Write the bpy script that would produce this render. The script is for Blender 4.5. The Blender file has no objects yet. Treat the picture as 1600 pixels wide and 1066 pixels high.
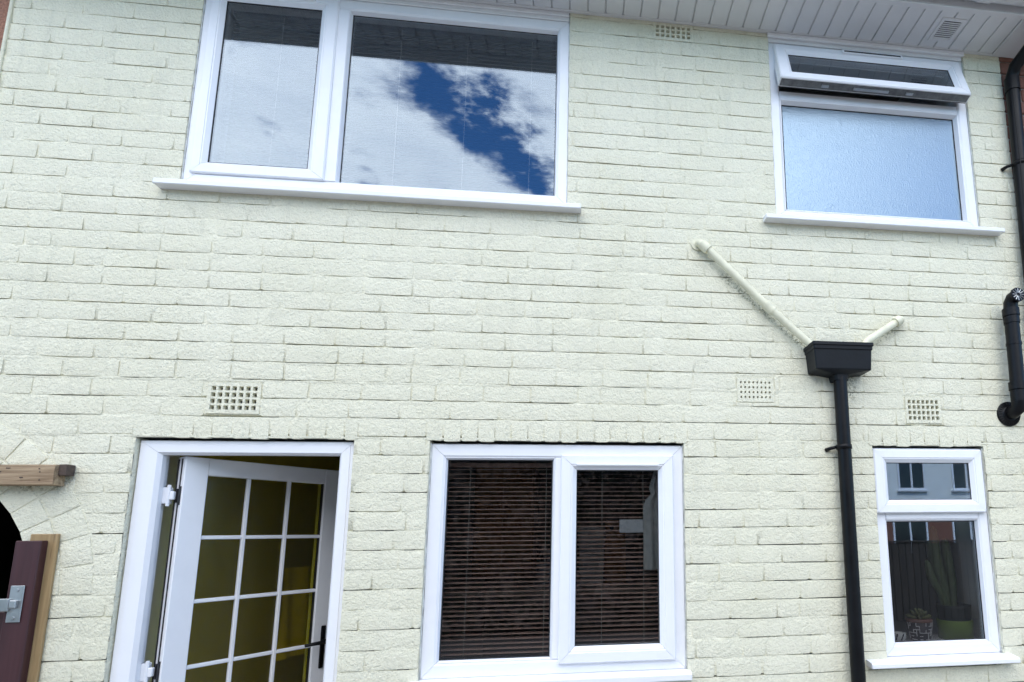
import bpy, math, random
from mathutils import Vector, Matrix, noise

R = math.radians
random.seed(7)
scene = bpy.context.scene
COL = scene.collection

# ------------------------------------------------------------------ camera
cam_d = bpy.data.cameras.new('camera')
cam = bpy.data.objects.new('camera', cam_d)
COL.objects.link(cam)
CR = Vector((0.99158909, -0.12895286, -0.01105599))
CU = Vector((-0.00980178, -0.15999921, 0.98706848))
CF = Vector((0.12905425, 0.97865796, 0.15991744))
CL = Vector((0.0, -2.68944, 1.68874))
cam.matrix_world = Matrix(((CR.x, CU.x, -CF.x, CL.x), (CR.y, CU.y, -CF.y, CL.y), (CR.z, CU.z, -CF.z, CL.z), (0, 0, 0, 1)))
cam_d.sensor_width = 36.0
cam_d.lens = 20.5135
cam_d.shift_x = -0.14382
cam_d.shift_y = 0.09516
cam_d.clip_start = 0.02
cam_d.clip_end = 600
scene.camera = cam

# ------------------------------------------------------------------ sky: broken bright cloud with blue between
world = bpy.data.worlds.new('World')
scene.world = world
world.use_nodes = True
SUN_EL, SUN_ROT = 50.0, 6.0


def sky_nodes():
    nt = world.node_tree
    N, L = nt.nodes, nt.links
    N.clear()
    out = N.new('ShaderNodeOutputWorld')
    bg = N.new('ShaderNodeBackground')
    bg.inputs['Strength'].default_value = 0.15
    sky = N.new('ShaderNodeTexSky')
    sky.sky_type = 'NISHITA'
    sky.sun_disc = False
    sky.sun_elevation = R(SUN_EL)
    sky.sun_rotation = R(SUN_ROT)
    sky.air_density = 1.15
    sky.dust_density = 0.2
    sky.ozone_density = 5.0
    tc = N.new('ShaderNodeTexCoord')
    sep = N.new('ShaderNodeSeparateXYZ')
    L.new(tc.outputs['Generated'], sep.inputs[0])

    def m(op, a, b=None, clamp=False):
        n = N.new('ShaderNodeMath')
        n.operation = op
        n.use_clamp = clamp
        for i, v in enumerate((a, b)):
            if v is None:
                continue
            if isinstance(v, (int, float)):
                n.inputs[i].default_value = v
            else:
                L.new(v, n.inputs[i])
        return n.outputs[0]
    z = m('MAXIMUM', sep.outputs[2], 0.06)
    u = m('DIVIDE', sep.outputs[0], z)
    w = m('DIVIDE', sep.outputs[1], z)
    comb = N.new('ShaderNodeCombineXYZ')
    L.new(u, comb.inputs[0])
    L.new(w, comb.inputs[1])

    def fbm(scale, detail, rough, dist, off):
        mp = N.new('ShaderNodeMapping')
        mp.inputs['Location'].default_value = off
        L.new(comb.outputs[0], mp.inputs[0])
        t = N.new('ShaderNodeTexNoise')
        t.inputs['Scale'].default_value = scale
        t.inputs['Detail'].default_value = detail
        t.inputs['Roughness'].default_value = rough
        t.inputs['Distortion'].default_value = dist
        L.new(mp.outputs[0], t.inputs['Vector'])
        return t.outputs['Fac']
    big = fbm(2.6, 8, 0.62, 0.35, (3.1, 1.7, 0))
    fine = fbm(7.5, 8, 0.6, 0.2, (0.4, 5.2, 2))
    # a long blue rift between two cloud banks
    d = m('ADD', m('MULTIPLY', u, 0.8816), m('MULTIPLY', w, 0.4718))
    d = m('ADD', d, 0.885)
    d = m('ADD', d, m('MULTIPLY', m('SUBTRACT', big, 0.5), 0.42))
    rift = m('MULTIPLY', m('SUBTRACT', m('ABSOLUTE', d), 0.03), 3.0)
    rift = m('MINIMUM', rift, 0.25)
    # cloud thinned out of view so the reflected banks outshine the wall
    far = N.new('ShaderNodeMapRange')
    far.interpolation_type = 'SMOOTHSTEP'
    far.inputs['From Min'].default_value = 0.55
    far.inputs['From Max'].default_value = 1.5
    far.inputs['To Max'].default_value = 0.27
    L.new(m('ABSOLUTE', d), far.inputs['Value'])
    rift = m('SUBTRACT', rift, far.outputs[0])
    dens = m('ADD', m('ADD', m('MULTIPLY', big, 0.56), m('MULTIPLY', fine, 0.74)), rift)
    mr = N.new('ShaderNodeMapRange')
    mr.interpolation_type = 'SMOOTHSTEP'
    mr.inputs['From Min'].default_value = 0.62
    mr.inputs['From Max'].default_value = 0.86
    L.new(dens, mr.inputs['Value'])
    shade = fbm(3.4, 6, 0.6, 0.2, (7.0, 2.0, 5.0))
    ramp = N.new('ShaderNodeMapRange')
    ramp.inputs['From Min'].default_value = 0.3
    ramp.inputs['From Max'].default_value = 0.7
    ramp.inputs['To Min'].default_value = 0.62
    ramp.inputs['To Max'].default_value = 1.0
    L.new(shade, ramp.inputs['Value'])
    cc = N.new('ShaderNodeMix')
    cc.data_type = 'RGBA'
    cc.inputs['A'].default_value = (8.8, 10.6, 14.0, 1)
    cc.inputs['B'].default_value = (23.0, 23.2, 23.6, 1)
    L.new(ramp.outputs[0], cc.inputs['Factor'])
    mix = N.new('ShaderNodeMix')
    mix.data_type = 'RGBA'
    L.new(mr.outputs[0], mix.inputs['Factor'])
    gain = N.new('ShaderNodeMix')
    gain.data_type = 'RGBA'
    gain.blend_type = 'MULTIPLY'
    gain.inputs['Factor'].default_value = 1.0
    gain.inputs['B'].default_value = (1.0, 1.6, 2.05, 1)
    L.new(sky.outputs[0], gain.inputs['A'])
    L.new(gain.outputs['Result'], mix.inputs['A'])
    L.new(cc.outputs['Result'], mix.inputs['B'])
    L.new(mix.outputs['Result'], bg.inputs['Color'])
    L.new(bg.outputs[0], out.inputs[0])


sky_nodes()

# ------------------------------------------------------------------ sun behind the house: the wall is in its own shade
sun_d = bpy.data.lights.new('sun', 'SUN')
sun_d.energy = 4.0
sun_d.angle = R(0.6)
sun_d.color = (1.0, 0.97, 0.92)
sun = bpy.data.objects.new('sun', sun_d)
COL.objects.link(sun)
_el, _az = R(SUN_EL), R(SUN_ROT)
sd = Vector((math.sin(_az) * math.cos(_el), math.cos(_az) * math.cos(_el), math.sin(_el)))
sun.rotation_euler = (-sd).to_track_quat('-Z', 'Y').to_euler()

scene.view_settings.view_transform = 'Standard'
scene.view_settings.look = 'None'
scene.view_settings.exposure = 0.31
scene.view_settings.gamma = 1.0
scene.view_settings.use_curve_mapping = False
scene.cycles.max_bounces = 10
scene.cycles.transparent_max_bounces = 16
scene.cycles.use_denoising = True

# ------------------------------------------------------------------ materials
MAT = {}


class NT:
    def __init__(s, name):
        s.m = bpy.data.materials.new(name)
        s.m.use_nodes = True
        s.t = s.m.node_tree
        s.N, s.L = s.t.nodes, s.t.links
        s.b = s.N['Principled BSDF']
        s.out = s.N['Material Output']

    def link(s, a, b):
        s.L.new(a, b)

    def n(s, typ, **kw):
        x = s.N.new(typ)
        for k, v in kw.items():
            setattr(x, k, v)
        return x

    def coord(s, kind='Object'):
        g = s.n('ShaderNodeNewGeometry')
        return g.outputs['Position']

    def noise(s, scale, detail=4, rough=0.55, vec=None, dist=0.0):
        t = s.n('ShaderNodeTexNoise')
        t.inputs['Scale'].default_value = scale
        t.inputs['Detail'].default_value = detail
        t.inputs['Roughness'].default_value = rough
        t.inputs['Distortion'].default_value = dist
        s.link(vec if vec is not None else s.coord(), t.inputs['Vector'])
        return t.outputs['Fac']

    def stretch(s, sc, vec=None):
        mp = s.n('ShaderNodeMapping')
        mp.inputs['Scale'].default_value = sc
        s.link(vec if vec is not None else s.coord(), mp.inputs[0])
        return mp.outputs[0]

    def math(s, op, a, b=None, clamp=False):
        n = s.n('ShaderNodeMath', operation=op)
        n.use_clamp = clamp
        for i, v in enumerate((a, b)):
            if v is None:
                continue
            if isinstance(v, (int, float)):
                n.inputs[i].default_value = v
            else:
                s.link(v, n.inputs[i])
        return n.outputs[0]

    def rng(s, v, a, b, c=0.0, d=1.0, smooth=False):
        n = s.n('ShaderNodeMapRange')
        if smooth:
            n.interpolation_type = 'SMOOTHSTEP'
        n.inputs['From Min'].default_value = a
        n.inputs['From Max'].default_value = b
        n.inputs['To Min'].default_value = c
        n.inputs['To Max'].default_value = d
        s.link(v, n.inputs['Value'])
        return n.outputs[0]

    def mix(s, f, a, b):
        n = s.n('ShaderNodeMix', data_type='RGBA')
        for k, v in (('Factor', f), ('A', a), ('B', b)):
            if isinstance(v, tuple):
                n.inputs[k].default_value = v if len(v) == 4 else v + (1,)
            elif isinstance(v, (int, float)):
                n.inputs[k].default_value = v
            else:
                s.link(v, n.inputs[k])
        return n.outputs['Result']

    def bump(s, h, strength, dist, prev=None):
        n = s.n('ShaderNodeBump')
        n.inputs['Strength'].default_value = strength
        n.inputs['Distance'].default_value = dist
        s.link(h, n.inputs['Height'])
        if prev is not None:
            s.link(prev, n.inputs['Normal'])
        return n.outputs[0]

    def col(s, v):
        if isinstance(v, tuple):
            s.b.inputs['Base Color'].default_value = v + (1,)
        else:
            s.link(v, s.b.inputs['Base Color'])

    def rough(s, v):
        if isinstance(v, (int, float)):
            s.b.inputs['Roughness'].default_value = v
        else:
            s.link(v, s.b.inputs['Roughness'])

    def normal(s, v):
        s.link(v, s.b.inputs['Normal'])


def mat_paint():
    t = NT('masonry_paint')
    p = t.coord()
    grain = t.noise(135, 3, 0.65)
    mid = t.noise(52, 4, 0.6)
    low = t.noise(14, 4, 0.6)
    patch = t.noise(2.3, 4, 0.6)
    c = t.mix(t.rng(patch, 0.35, 0.65), (0.755, 0.730, 0.565), (0.795, 0.770, 0.615))
    c = t.mix(t.rng(low, 0.4, 0.75, 0, 0.45), c, (0.71, 0.69, 0.555))
    c = t.mix(t.rng(grain, 0.40, 0.66, 0.0, 0.30), c, (0.55, 0.54, 0.43))
    # faint rain streaks
    st = t.noise(1.0, 5, 0.6, t.stretch((16, 16, 0.9)))
    c = t.mix(t.rng(st, 0.55, 0.75, 0, 0.28), c, (0.50, 0.50, 0.40))
    # tiny pits where the roller missed
    pit = t.rng(t.noise(150, 2, 0.5), 0.69, 0.75, 0, 0.5, True)
    c = t.mix(pit, c, (0.30, 0.31, 0.25))
    # unpainted, grubby flecks left along the slanting waste pipe and round the hopper outlet
    sep = t.n('ShaderNodeSeparateXYZ')
    t.link(p, sep.inputs[0])
    X, Z = sep.outputs[0], sep.outputs[2]

    def near(ax, az, bx, bz, wid):
        l = math.hypot(bx - ax, bz - az)
        dx, dz = (bx - ax) / l, (bz - az) / l
        rx, rz = t.math('SUBTRACT', X, ax), t.math('SUBTRACT', Z, az)
        al = t.math('ADD', t.math('MULTIPLY', rx, dx), t.math('MULTIPLY', rz, dz))
        pe = t.math('ABSOLUTE', t.math('ADD', t.math('MULTIPLY', rx, -dz), t.math('MULTIPLY', rz, dx)))
        a = t.math('MULTIPLY', t.rng(al, -0.02, 0.03), t.rng(al, l - 0.03, l + 0.02, 1, 0))
        return t.math('MULTIPLY', a, t.rng(pe, wid * 0.2, wid, 1, 0, True))
    k = t.math('MAXIMUM', near(0.67, 2.97, 0.95, 2.725, 0.034), near(0.95, 2.725, 1.11, 2.575, 0.03))
    k = t.math('MAXIMUM', k, near(1.30, 2.47, 1.34, 2.33, 0.055))
    k = t.math('MAXIMUM', k, near(1.45, 2.625, 1.60, 2.71, 0.03))
    k = t.math('MAXIMUM', k, near(-2.28, 1.90, -2.08, 1.93, 0.04))
    fl = t.rng(t.noise(110, 5, 0.75), 0.47, 0.60, 0, 0.85, True)
    c = t.mix(t.math('MULTIPLY', k, fl), c, (0.20, 0.20, 0.12))
    t.col(c)
    t.rough(0.72)
    b1 = t.bump(low, 0.25, 0.012)
    b2 = t.bump(mid, 0.6, 0.010, b1)
    b3 = t.bump(grain, 0.9, 0.0055, b2)
    t.normal(b3)
    return t.m


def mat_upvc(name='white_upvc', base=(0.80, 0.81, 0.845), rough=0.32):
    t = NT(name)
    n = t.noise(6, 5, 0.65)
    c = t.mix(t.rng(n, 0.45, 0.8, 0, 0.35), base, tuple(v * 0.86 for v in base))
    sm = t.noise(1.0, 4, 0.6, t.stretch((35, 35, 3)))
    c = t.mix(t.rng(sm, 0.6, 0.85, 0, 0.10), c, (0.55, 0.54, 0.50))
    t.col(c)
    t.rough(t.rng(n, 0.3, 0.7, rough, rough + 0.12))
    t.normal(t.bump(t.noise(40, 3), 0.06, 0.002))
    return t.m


def mat_glass(name, r0=0.13, tint=(0.88, 0.91, 0.90), wob=0.0):
    t = NT(name)
    t.N.remove(t.b)
    lw = t.n('ShaderNodeLayerWeight')
    lw.inputs['Blend'].default_value = 0.5
    f = t.math('POWER', lw.outputs['Facing'], 4.0)
    f = t.math('ADD', t.math('MULTIPLY', f, 0.85), r0, True)
    tr = t.n('ShaderNodeBsdfTransparent')
    tr.inputs[0].default_value = tint + (1,)
    gl = t.n('ShaderNodeBsdfGlossy')
    gl.inputs['Roughness'].default_value = 0.0
    gl.inputs['Color'].default_value = (0.72, 0.85, 1.0, 1)
    if wob:
        t.link(t.bump(t.noise(2.2, 2, 0.4), wob, 0.01), gl.inputs['Normal'])
    mx = t.n('ShaderNodeMixShader')
    t.link(f, mx.inputs[0])
    t.link(tr.outputs[0], mx.inputs[1])
    t.link(gl.outputs[0], mx.inputs[2])
    t.link(mx.outputs[0], t.out.inputs[0])
    return t.m


def mat_frosted():
    t = NT('obscure_glass')
    t.N.remove(t.b)
    v = t.n('ShaderNodeTexVoronoi')
    v.inputs['Scale'].default_value = 165
    t.link(t.coord(), v.inputs['Vector'])
    nz = t.noise(190, 2)
    bp = t.bump(v.outputs['Distance'], 0.24, 0.0042, t.bump(nz, 0.24, 0.0035))
    gl = t.n('ShaderNodeBsdfGlossy')
    gl.inputs['Roughness'].default_value = 0.03
    gl.inputs['Color'].default_value = (0.40, 0.54, 0.68, 1)
    t.link(bp, gl.inputs['Normal'])
    df = t.n('ShaderNodeBsdfTranslucent')
    df.inputs[0].default_value = (0.6, 0.68, 0.75, 1)
    tr = t.n('ShaderNodeBsdfRefraction')
    tr.inputs['IOR'].default_value = 1.08
    tr.inputs['Roughness'].default_value = 0.3
    tr.inputs[0].default_value = (0.35, 0.40, 0.44, 1)
    m1 = t.n('ShaderNodeMixShader')
    m1.inputs[0].default_value = 0.12
    t.link(tr.outputs[0], m1.inputs[1])
    t.link(df.outputs[0], m1.inputs[2])
    m2 = t.n('ShaderNodeMixShader')
    m2.inputs[0].default_value = 0.42
    t.link(m1.outputs[0], m2.inputs[1])
    t.link(gl.outputs[0], m2.inputs[2])
    t.link(m2.outputs[0], t.out.inputs[0])
    return t.m


def mat_doorglass():
    t = NT('stippled_door_glass')
    t.N.remove(t.b)
    bp = t.bump(t.noise(120, 3), 0.25, 0.004)
    gl = t.n('ShaderNodeBsdfGlossy')
    gl.inputs['Roughness'].default_value = 0.12
    t.link(bp, gl.inputs['Normal'])
    tr = t.n('ShaderNodeBsdfRefraction')
    tr.inputs['IOR'].default_value = 1.05
    tr.inputs['Roughness'].default_value = 0.22
    tr.inputs[0].default_value = (0.78, 0.76, 0.38, 1)
    m2 = t.n('ShaderNodeMixShader')
    m2.inputs[0].default_value = 0.045
    t.link(tr.outputs[0], m2.inputs[1])
    t.link(gl.outputs[0], m2.inputs[2])
    t.link(m2.outputs[0], t.out.inputs[0])
    return t.m


def mat_plain(name, base, rough=0.6, var=0.12, scale=12, bump=0.1, bscale=60, bdist=0.003, metal=0.0):
    t = NT(name)
    n = t.noise(scale, 5, 0.6)
    t.col(t.mix(t.rng(n, 0.3, 0.7), tuple(v * (1 - var) for v in base), tuple(min(1, v * (1 + var)) for v in base)))
    t.rough(t.rng(n, 0.3, 0.7, max(0.05, rough - 0.07), min(1, rough + 0.07)))
    if bump:
        t.normal(t.bump(t.noise(bscale, 4, 0.6), bump, bdist))
    t.b.inputs['Metallic'].default_value = metal
    if name == 'hedge_leaf':
        t.b.inputs['Specular IOR Level'].default_value = 0.1
    if name.startswith('black_p'):
        t.b.inputs['Specular IOR Level'].default_value = 0.22
    return t.m


def mat_wood(name, a, b, axis, scale=60, bump=0.4, rough=0.75):
    t = NT(name)
    sc = [scale] * 3
    sc[axis] = scale * 0.05
    v = t.stretch(tuple(sc))
    n = t.noise(1.0, 6, 0.65, v, 0.6)
    c = t.mix(t.rng(n, 0.32, 0.68), a, b)
    crack = t.rng(t.noise(0.6, 3, 0.6, v), 0.64, 0.70, 0, 0.8, True)
    c = t.mix(crack, c, tuple(x * 0.25 for x in a))
    t.col(c)
    t.rough(rough)
    t.normal(t.bump(n, bump, 0.004))
    return t.m


def mat_brickcol(name, a, b):
    t = NT(name)
    o = t.n('ShaderNodeObjectInfo')
    n = t.noise(40, 5, 0.65)
    c = t.mix(o.outputs['Random'], a, b)
    c = t.mix(t.rng(n, 0.4, 0.8, 0, 0.6), c, tuple(v * 0.45 for v in a))
    t.col(c)
    t.rough(0.9)
    t.normal(t.bump(t.noise(180, 4), 0.5, 0.004))
    return t.m


MAT['paint'] = mat_paint()
MAT['paintsmooth'] = mat_plain('smooth_painted_pipe', (0.69, 0.67, 0.51), 0.55, 0.12, 15, 0.12, 60)
MAT['sealant'] = mat_plain('sealant', (0.55, 0.56, 0.54), 0.6, 0.25, 25, 0.3, 80)
MAT['upvc'] = mat_upvc()
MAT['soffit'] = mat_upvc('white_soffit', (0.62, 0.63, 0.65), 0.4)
MAT['glass'] = mat_glass('window_glass', 0.14, (0.74, 0.74, 0.73), wob=0.02)
MAT['frosted'] = mat_frosted()
MAT['doorglass'] = mat_doorglass()
MAT['seal'] = mat_plain('black_rubber', (0.012, 0.012, 0.014), 0.5, 0.1)
MAT['black'] = mat_plain('black_plastic', (0.0035, 0.0038, 0.005), 0.40, 0.25, 9, 0.15, 50)
MAT['castblack'] = mat_plain('black_painted_hopper', (0.007, 0.009, 0.012), 0.45, 0.3, 9, 0.25, 40)
MAT['greyplastic'] = mat_plain('grimy_grey_plastic', (0.13, 0.135, 0.14), 0.6, 0.4, 30, 0.2)
MAT['dark'] = mat_plain('dark_void', (0.012, 0.012, 0.012), 0.9, 0.2, 5, 0)
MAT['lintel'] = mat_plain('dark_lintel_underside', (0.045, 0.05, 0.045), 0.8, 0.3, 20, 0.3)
MAT['jointshade'] = mat_plain('shade_dark_mortar', (0.085, 0.088, 0.078), 0.95, 0.4, 40, 0.4)
MAT['slat'] = mat_plain('brown_blind_slat', (0.52, 0.35, 0.30), 0.4, 0.15, 4, 0)
MAT['slatdark'] = mat_plain('dark_blind_slat', (0.018, 0.015, 0.016), 0.5, 0.15, 4, 0)
MAT['cord'] = mat_plain('blind_cord', (0.55, 0.52, 0.48), 0.8, 0.05, 4, 0)
MAT['metal'] = mat_plain('brushed_metal', (0.45, 0.47, 0.48), 0.35, 0.15, 12, 0.1, metal=0.9)
MAT['wood'] = mat_wood('weathered_timber', (0.17, 0.105, 0.055), (0.52, 0.39, 0.25), 0, 60, 0.9)
MAT['woodv'] = mat_wood('pale_timber', (0.25, 0.165, 0.075), (0.40, 0.28, 0.14), 2)
MAT['woodend'] = mat_plain('dark_timber_end', (0.085, 0.062, 0.050), 0.9, 0.35, 60, 0.6)
MAT['maroon'] = mat_wood('maroon_painted_board', (0.036, 0.010, 0.012), (0.058, 0.018, 0.021), 2, 30, 0.3, 0.45)
MAT['mustard'] = mat_plain('mustard_wall', (0.62, 0.52, 0.10), 0.85, 0.08, 3, 0.05)
MAT['cream'] = mat_plain('cream_plaster', (0.45, 0.42, 0.38), 0.85, 0.08, 3, 0.05)
MAT['whitewall'] = mat_plain('white_plaster', (0.80, 0.81, 0.81), 0.85, 0.06, 3, 0.05)
MAT['ceiling'] = mat_plain('ceiling_plaster', (0.45, 0.43, 0.40), 0.9, 0.06, 3, 0.05)
MAT['floor'] = mat_wood('brown_floor', (0.09, 0.055, 0.035), (0.15, 0.10, 0.065), 1, 20, 0.1, 0.5)
MAT['redbrick'] = mat_brickcol('red_brick', (0.235, 0.105, 0.072), (0.17, 0.080, 0.062))
MAT['redmortar'] = mat_plain('grey_mortar', (0.26, 0.235, 0.21), 0.95, 0.2, 30, 0.5, 150)
MAT['pebble'] = mat_plain('red_pebbledash', (0.34, 0.17, 0.115), 0.95, 0.35, 90, 1.0, 110, 0.01)
MAT['roof'] = mat_plain('roof_tile', (0.10, 0.07, 0.06), 0.9, 0.3, 12, 0.4)
MAT['render'] = mat_plain('white_render', (0.78, 0.80, 0.78), 0.9, 0.08, 4, 0.3, 60)
MAT['opane'] = mat_plain('far_window_pane', (0.02, 0.023, 0.026), 0.08, 0.2, 2, 0)
MAT['patio'] = mat_plain('concrete_patio', (0.24, 0.235, 0.22), 0.9, 0.15, 5, 0.4, 60)
MAT['lawn'] = mat_plain('bark_mulch_ground', (0.035, 0.026, 0.020), 0.95, 0.4, 8, 0.8, 80, 0.02)
MAT['fence'] = mat_wood('dark_fence', (0.035, 0.026, 0.020), (0.065, 0.048, 0.036), 2, 25, 0.3)
MAT['leaf'] = mat_plain('hedge_leaf', (0.006, 0.008, 0.005), 0.95, 0.3, 6, 0)
MAT['pot_green'] = mat_plain('green_glaze', (0.16, 0.24, 0.03), 0.35, 0.1, 8, 0.05)
MAT['pot_black'] = mat_plain('black_planter', (0.02, 0.025, 0.025), 0.5, 0.1, 8, 0.05)
MAT['pot_dark'] = mat_plain('dark_patterned_pot', (0.03, 0.02, 0.028), 0.4, 0.1, 8, 0)
MAT['pot_line'] = mat_plain('pale_pattern', (0.70, 0.66, 0.68), 0.5, 0.05, 8, 0)
MAT['terracotta'] = mat_plain('terracotta', (0.22, 0.10, 0.075), 0.8, 0.1, 8, 0.1)
MAT['succulent'] = mat_plain('succulent_leaf', (0.12, 0.13, 0.05), 0.5, 0.2, 30, 0)
MAT['cactus'] = mat_plain('cactus_green', (0.06, 0.09, 0.035), 0.6, 0.25, 30, 0.1)
MAT['yellow'] = mat_plain('yellow_cloth', (0.90, 0.72, 0.02), 0.7, 0.1, 8, 0.1)
MAT['linen'] = mat_plain('white_cloth', (0.42, 0.45, 0.46), 0.9, 0.10, 20, 0.15, 200)
MAT['orangewood'] = mat_plain('orange_wood', (0.42, 0.19, 0.06), 0.5, 0.1, 5, 0)
MAT['steel'] = mat_plain('blue_grey_steel', (0.36, 0.42, 0.50), 0.3, 0.1, 5, 0, metal=0.7)
MAT['paper'] = mat_plain('paper', (0.50, 0.54, 0.58), 0.9, 0.04, 10, 0)
MAT['glassware'] = mat_plain('white_glazed_cup', (0.72, 0.73, 0.72), 0.15, 0.05, 10, 0)


# ------------------------------------------------------------------ mesh helpers
class MB:
    def __init__(s):
        s.v, s.f, s.mi, s.cur = [], [], [], 0

    def add(s, pts, faces):
        o = len(s.v)
        s.v += [tuple(p) for p in pts]
        s.f += [tuple(i + o for i in fc) for fc in faces]
        s.mi += [s.cur] * len(faces)
        return s

    def box(s, x0, x1, y0, y1, z0, z1):
        p = [(x, y, z) for z in (z0, z1) for y in (y0, y1) for x in (x0, x1)]
        return s.add(p, [(0, 2, 3, 1), (4, 5, 7, 6), (0, 1, 5, 4), (2, 6, 7, 3), (0, 4, 6, 2), (1, 3, 7, 5)])

    def bbox(s, x0, x1, y0, y1, z0, z1, b):
        """box with all edges chamfered"""
        pts, idx = [], {}
        X, Y, Z = (x0, x1), (y0, y1), (z0, z1)
        for i in (0, 1):
            for j in (0, 1):
                for k in (0, 1):
                    sx, sy, sz = (b if i == 0 else -b), (b if j == 0 else -b), (b if k == 0 else -b)
                    for a in range(3):
                        q = [X[i] + sx, Y[j] + sy, Z[k] + sz]
                        q[a] = (X[i], Y[j], Z[k])[a]
                        idx[(i, j, k, a)] = len(pts)
                        pts.append(tuple(q))
        fs = []
        for a in range(3):
            o = [c for c in range(3) if c != a]
            for e in (0, 1):
                cyc = []
                for (m, n) in ((0, 0), (1, 0), (1, 1), (0, 1)):
                    t = [0, 0, 0]
                    t[a] = e
                    t[o[0]], t[o[1]] = m, n
                    cyc.append(idx[(t[0], t[1], t[2], a)])
                fs.append(tuple(cyc))
        for a in range(3):
            o = [c for c in range(3) if c != a]
            for m in (0, 1):
                for n in (0, 1):
                    t = [0, 0, 0]
                    t[o[0]], t[o[1]] = m, n
                    t0, t1 = list(t), list(t)
                    t0[a], t1[a] = 0, 1
                    fs.append((idx[(*t0, o[0])], idx[(*t1, o[0])], idx[(*t1, o[1])], idx[(*t0, o[1])]))
        for i in (0, 1):
            for j in (0, 1):
                for k in (0, 1):
                    fs.append((idx[(i, j, k, 0)], idx[(i, j, k, 1)], idx[(i, j, k, 2)]))
        return s.add(pts, fs)

    def quad(s, a, b, c, d):
        return s.add([a, b, c, d], [(0, 1, 2, 3)])

    def tube(s, pts, r, seg=16, cap=True):
        """tube through points; r a number or a list"""
        P = [Vector(p) for p in pts]
        rs = r if isinstance(r, (list, tuple)) else [r] * len(P)
        rings = []
        t0 = (P[1] - P[0]).normalized()
        up = Vector((0, 0, 1)) if abs(t0.z) < 0.9 else Vector((1, 0, 0))
        a = t0.cross(up).normalized()
        for i, p in enumerate(P):
            if i == 0:
                t = P[1] - P[0]
            elif i == len(P) - 1:
                t = P[-1] - P[-2]
            else:
                t = (P[i + 1] - P[i]).normalized() + (P[i] - P[i - 1]).normalized()
            t = t.normalized() if t.length > 1e-9 else t0
            a = (a - t * a.dot(t)).normalized()
            b = t.cross(a)
            rings.append([p + (a * math.cos(q) + b * math.sin(q)) * rs[i] for q in [2 * math.pi * k / seg for k in range(seg)]])
        v = [q for rg in rings for q in rg]
        f = []
        for i in range(len(P) - 1):
            for k in range(seg):
                k2 = (k + 1) % seg
                f.append((i * seg + k, i * seg + k2, (i + 1) * seg + k2, (i + 1) * seg + k))
        if cap:
            f.append(tuple(range(seg))[::-1])
            f.append(tuple((len(P) - 1) * seg + k for k in range(seg)))
        return s.add(v, f)

    def lathe(s, prof, c, seg=24, sx=1.0, sy=1.0):
        """prof: (radius, z) pairs round the vertical axis at c"""
        v = [(c[0] + rr * math.cos(2 * math.pi * k / seg) * sx, c[1] + rr * math.sin(2 * math.pi * k / seg) * sy, c[2] + zz) for rr, zz in prof for k in range(seg)]
        f = []
        for i in range(len(prof) - 1):
            for k in range(seg):
                k2 = (k + 1) % seg
                f.append((i * seg + k, i * seg + k2, (i + 1) * seg + k2, (i + 1) * seg + k))
        return s.add(v, f)

    def frame(s, x0, x1, z0, z1, prof, gap=0.0007, xf=None):
        """four mitred bars; prof: (inset, y) pairs"""
        for side in range(4):
            v = []
            for i, y in prof:
                if side == 0:
                    a, b = (x0 + i + gap, y, z0 + i), (x1 - i - gap, y, z0 + i)
                elif side == 1:
                    a, b = (x1 - i, y, z0 + i + gap), (x1 - i, y, z1 - i - gap)
                elif side == 2:
                    a, b = (x1 - i - gap, y, z1 - i), (x0 + i + gap, y, z1 - i)
                else:
                    a, b = (x0 + i, y, z1 - i - gap), (x0 + i, y, z0 + i + gap)
                if xf:
                    a, b = xf(*a), xf(*b)
                v += [a, b]
            s.add(v, [(2 * k, 2 * k + 1, 2 * k + 3, 2 * k + 2) for k in range(len(prof) - 1)])
        return s

    def build(s, name, mat, parent=None, smooth=False):
        me = bpy.data.meshes.new(name)
        me.from_pydata(s.v, [], s.f)
        mats = mat if isinstance(mat, (list, tuple)) else [mat]
        for m in mats:
            me.materials.append(MAT[m])
        if len(mats) > 1:
            me.polygons.foreach_set('material_index', s.mi)
        if smooth:
            me.polygons.foreach_set('use_smooth', [True] * len(me.polygons))
        me.update()
        return link(name, me, parent)


def wloc(p):
    return Vector(p['_w']) if '_w' in p.keys() else Vector((0, 0, 0))


ROOTLOC = {}


def link(name, me, parent=None):
    o = bpy.data.objects.new(name, me)
    COL.objects.link(o)
    if parent is not None:
        o.parent = parent
        if parent.name in ROOTLOC:
            o.matrix_parent_inverse = Matrix.Translation(-ROOTLOC[parent.name])
    return o


def tag(o, label=None, cat=None, group=None, kind=None):
    for k, v in (('label', label), ('category', cat), ('group', group), ('kind', kind)):
        if v:
            o[k] = v
    return o


def thing(name, loc, label, cat, group=None):
    o = bpy.data.objects.new(name, None)
    COL.objects.link(o)
    o.empty_display_size = 0.1
    o.location = loc
    ROOTLOC[o.name] = Vector(loc)
    return tag(o, label, cat, group)


def autosmooth(o, ang=40):
    me = o.data
    me.polygons.foreach_set('use_smooth', [True] * len(me.polygons))
    me.set_sharp_from_angle(angle=R(ang))
    return o


def nz(x, y=0.0, z=0.0):
    return noise.noise(Vector((x, y, z)))


def pix(p):
    v = Vector(p) - CL
    f = v.dot(CF)
    return 1030.1 + 911.7 * v.dot(CR) / f, 685.3 - 911.7 * v.dot(CU) / f


# ------------------------------------------------------------------ ground
def ground():
    m = MB()
    m.quad((-150, -150, -0.02), (150, -150, -0.02), (150, 150, -0.02), (-150, 150, -0.02))
    tag(m.build('ground', 'lawn'), kind='structure')
    m = MB()
    m.box(-6, 8, -5.5, 0.0, -0.015, -0.004)
    tag(m.build('patio', 'patio'), kind='structure')


ground()

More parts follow.
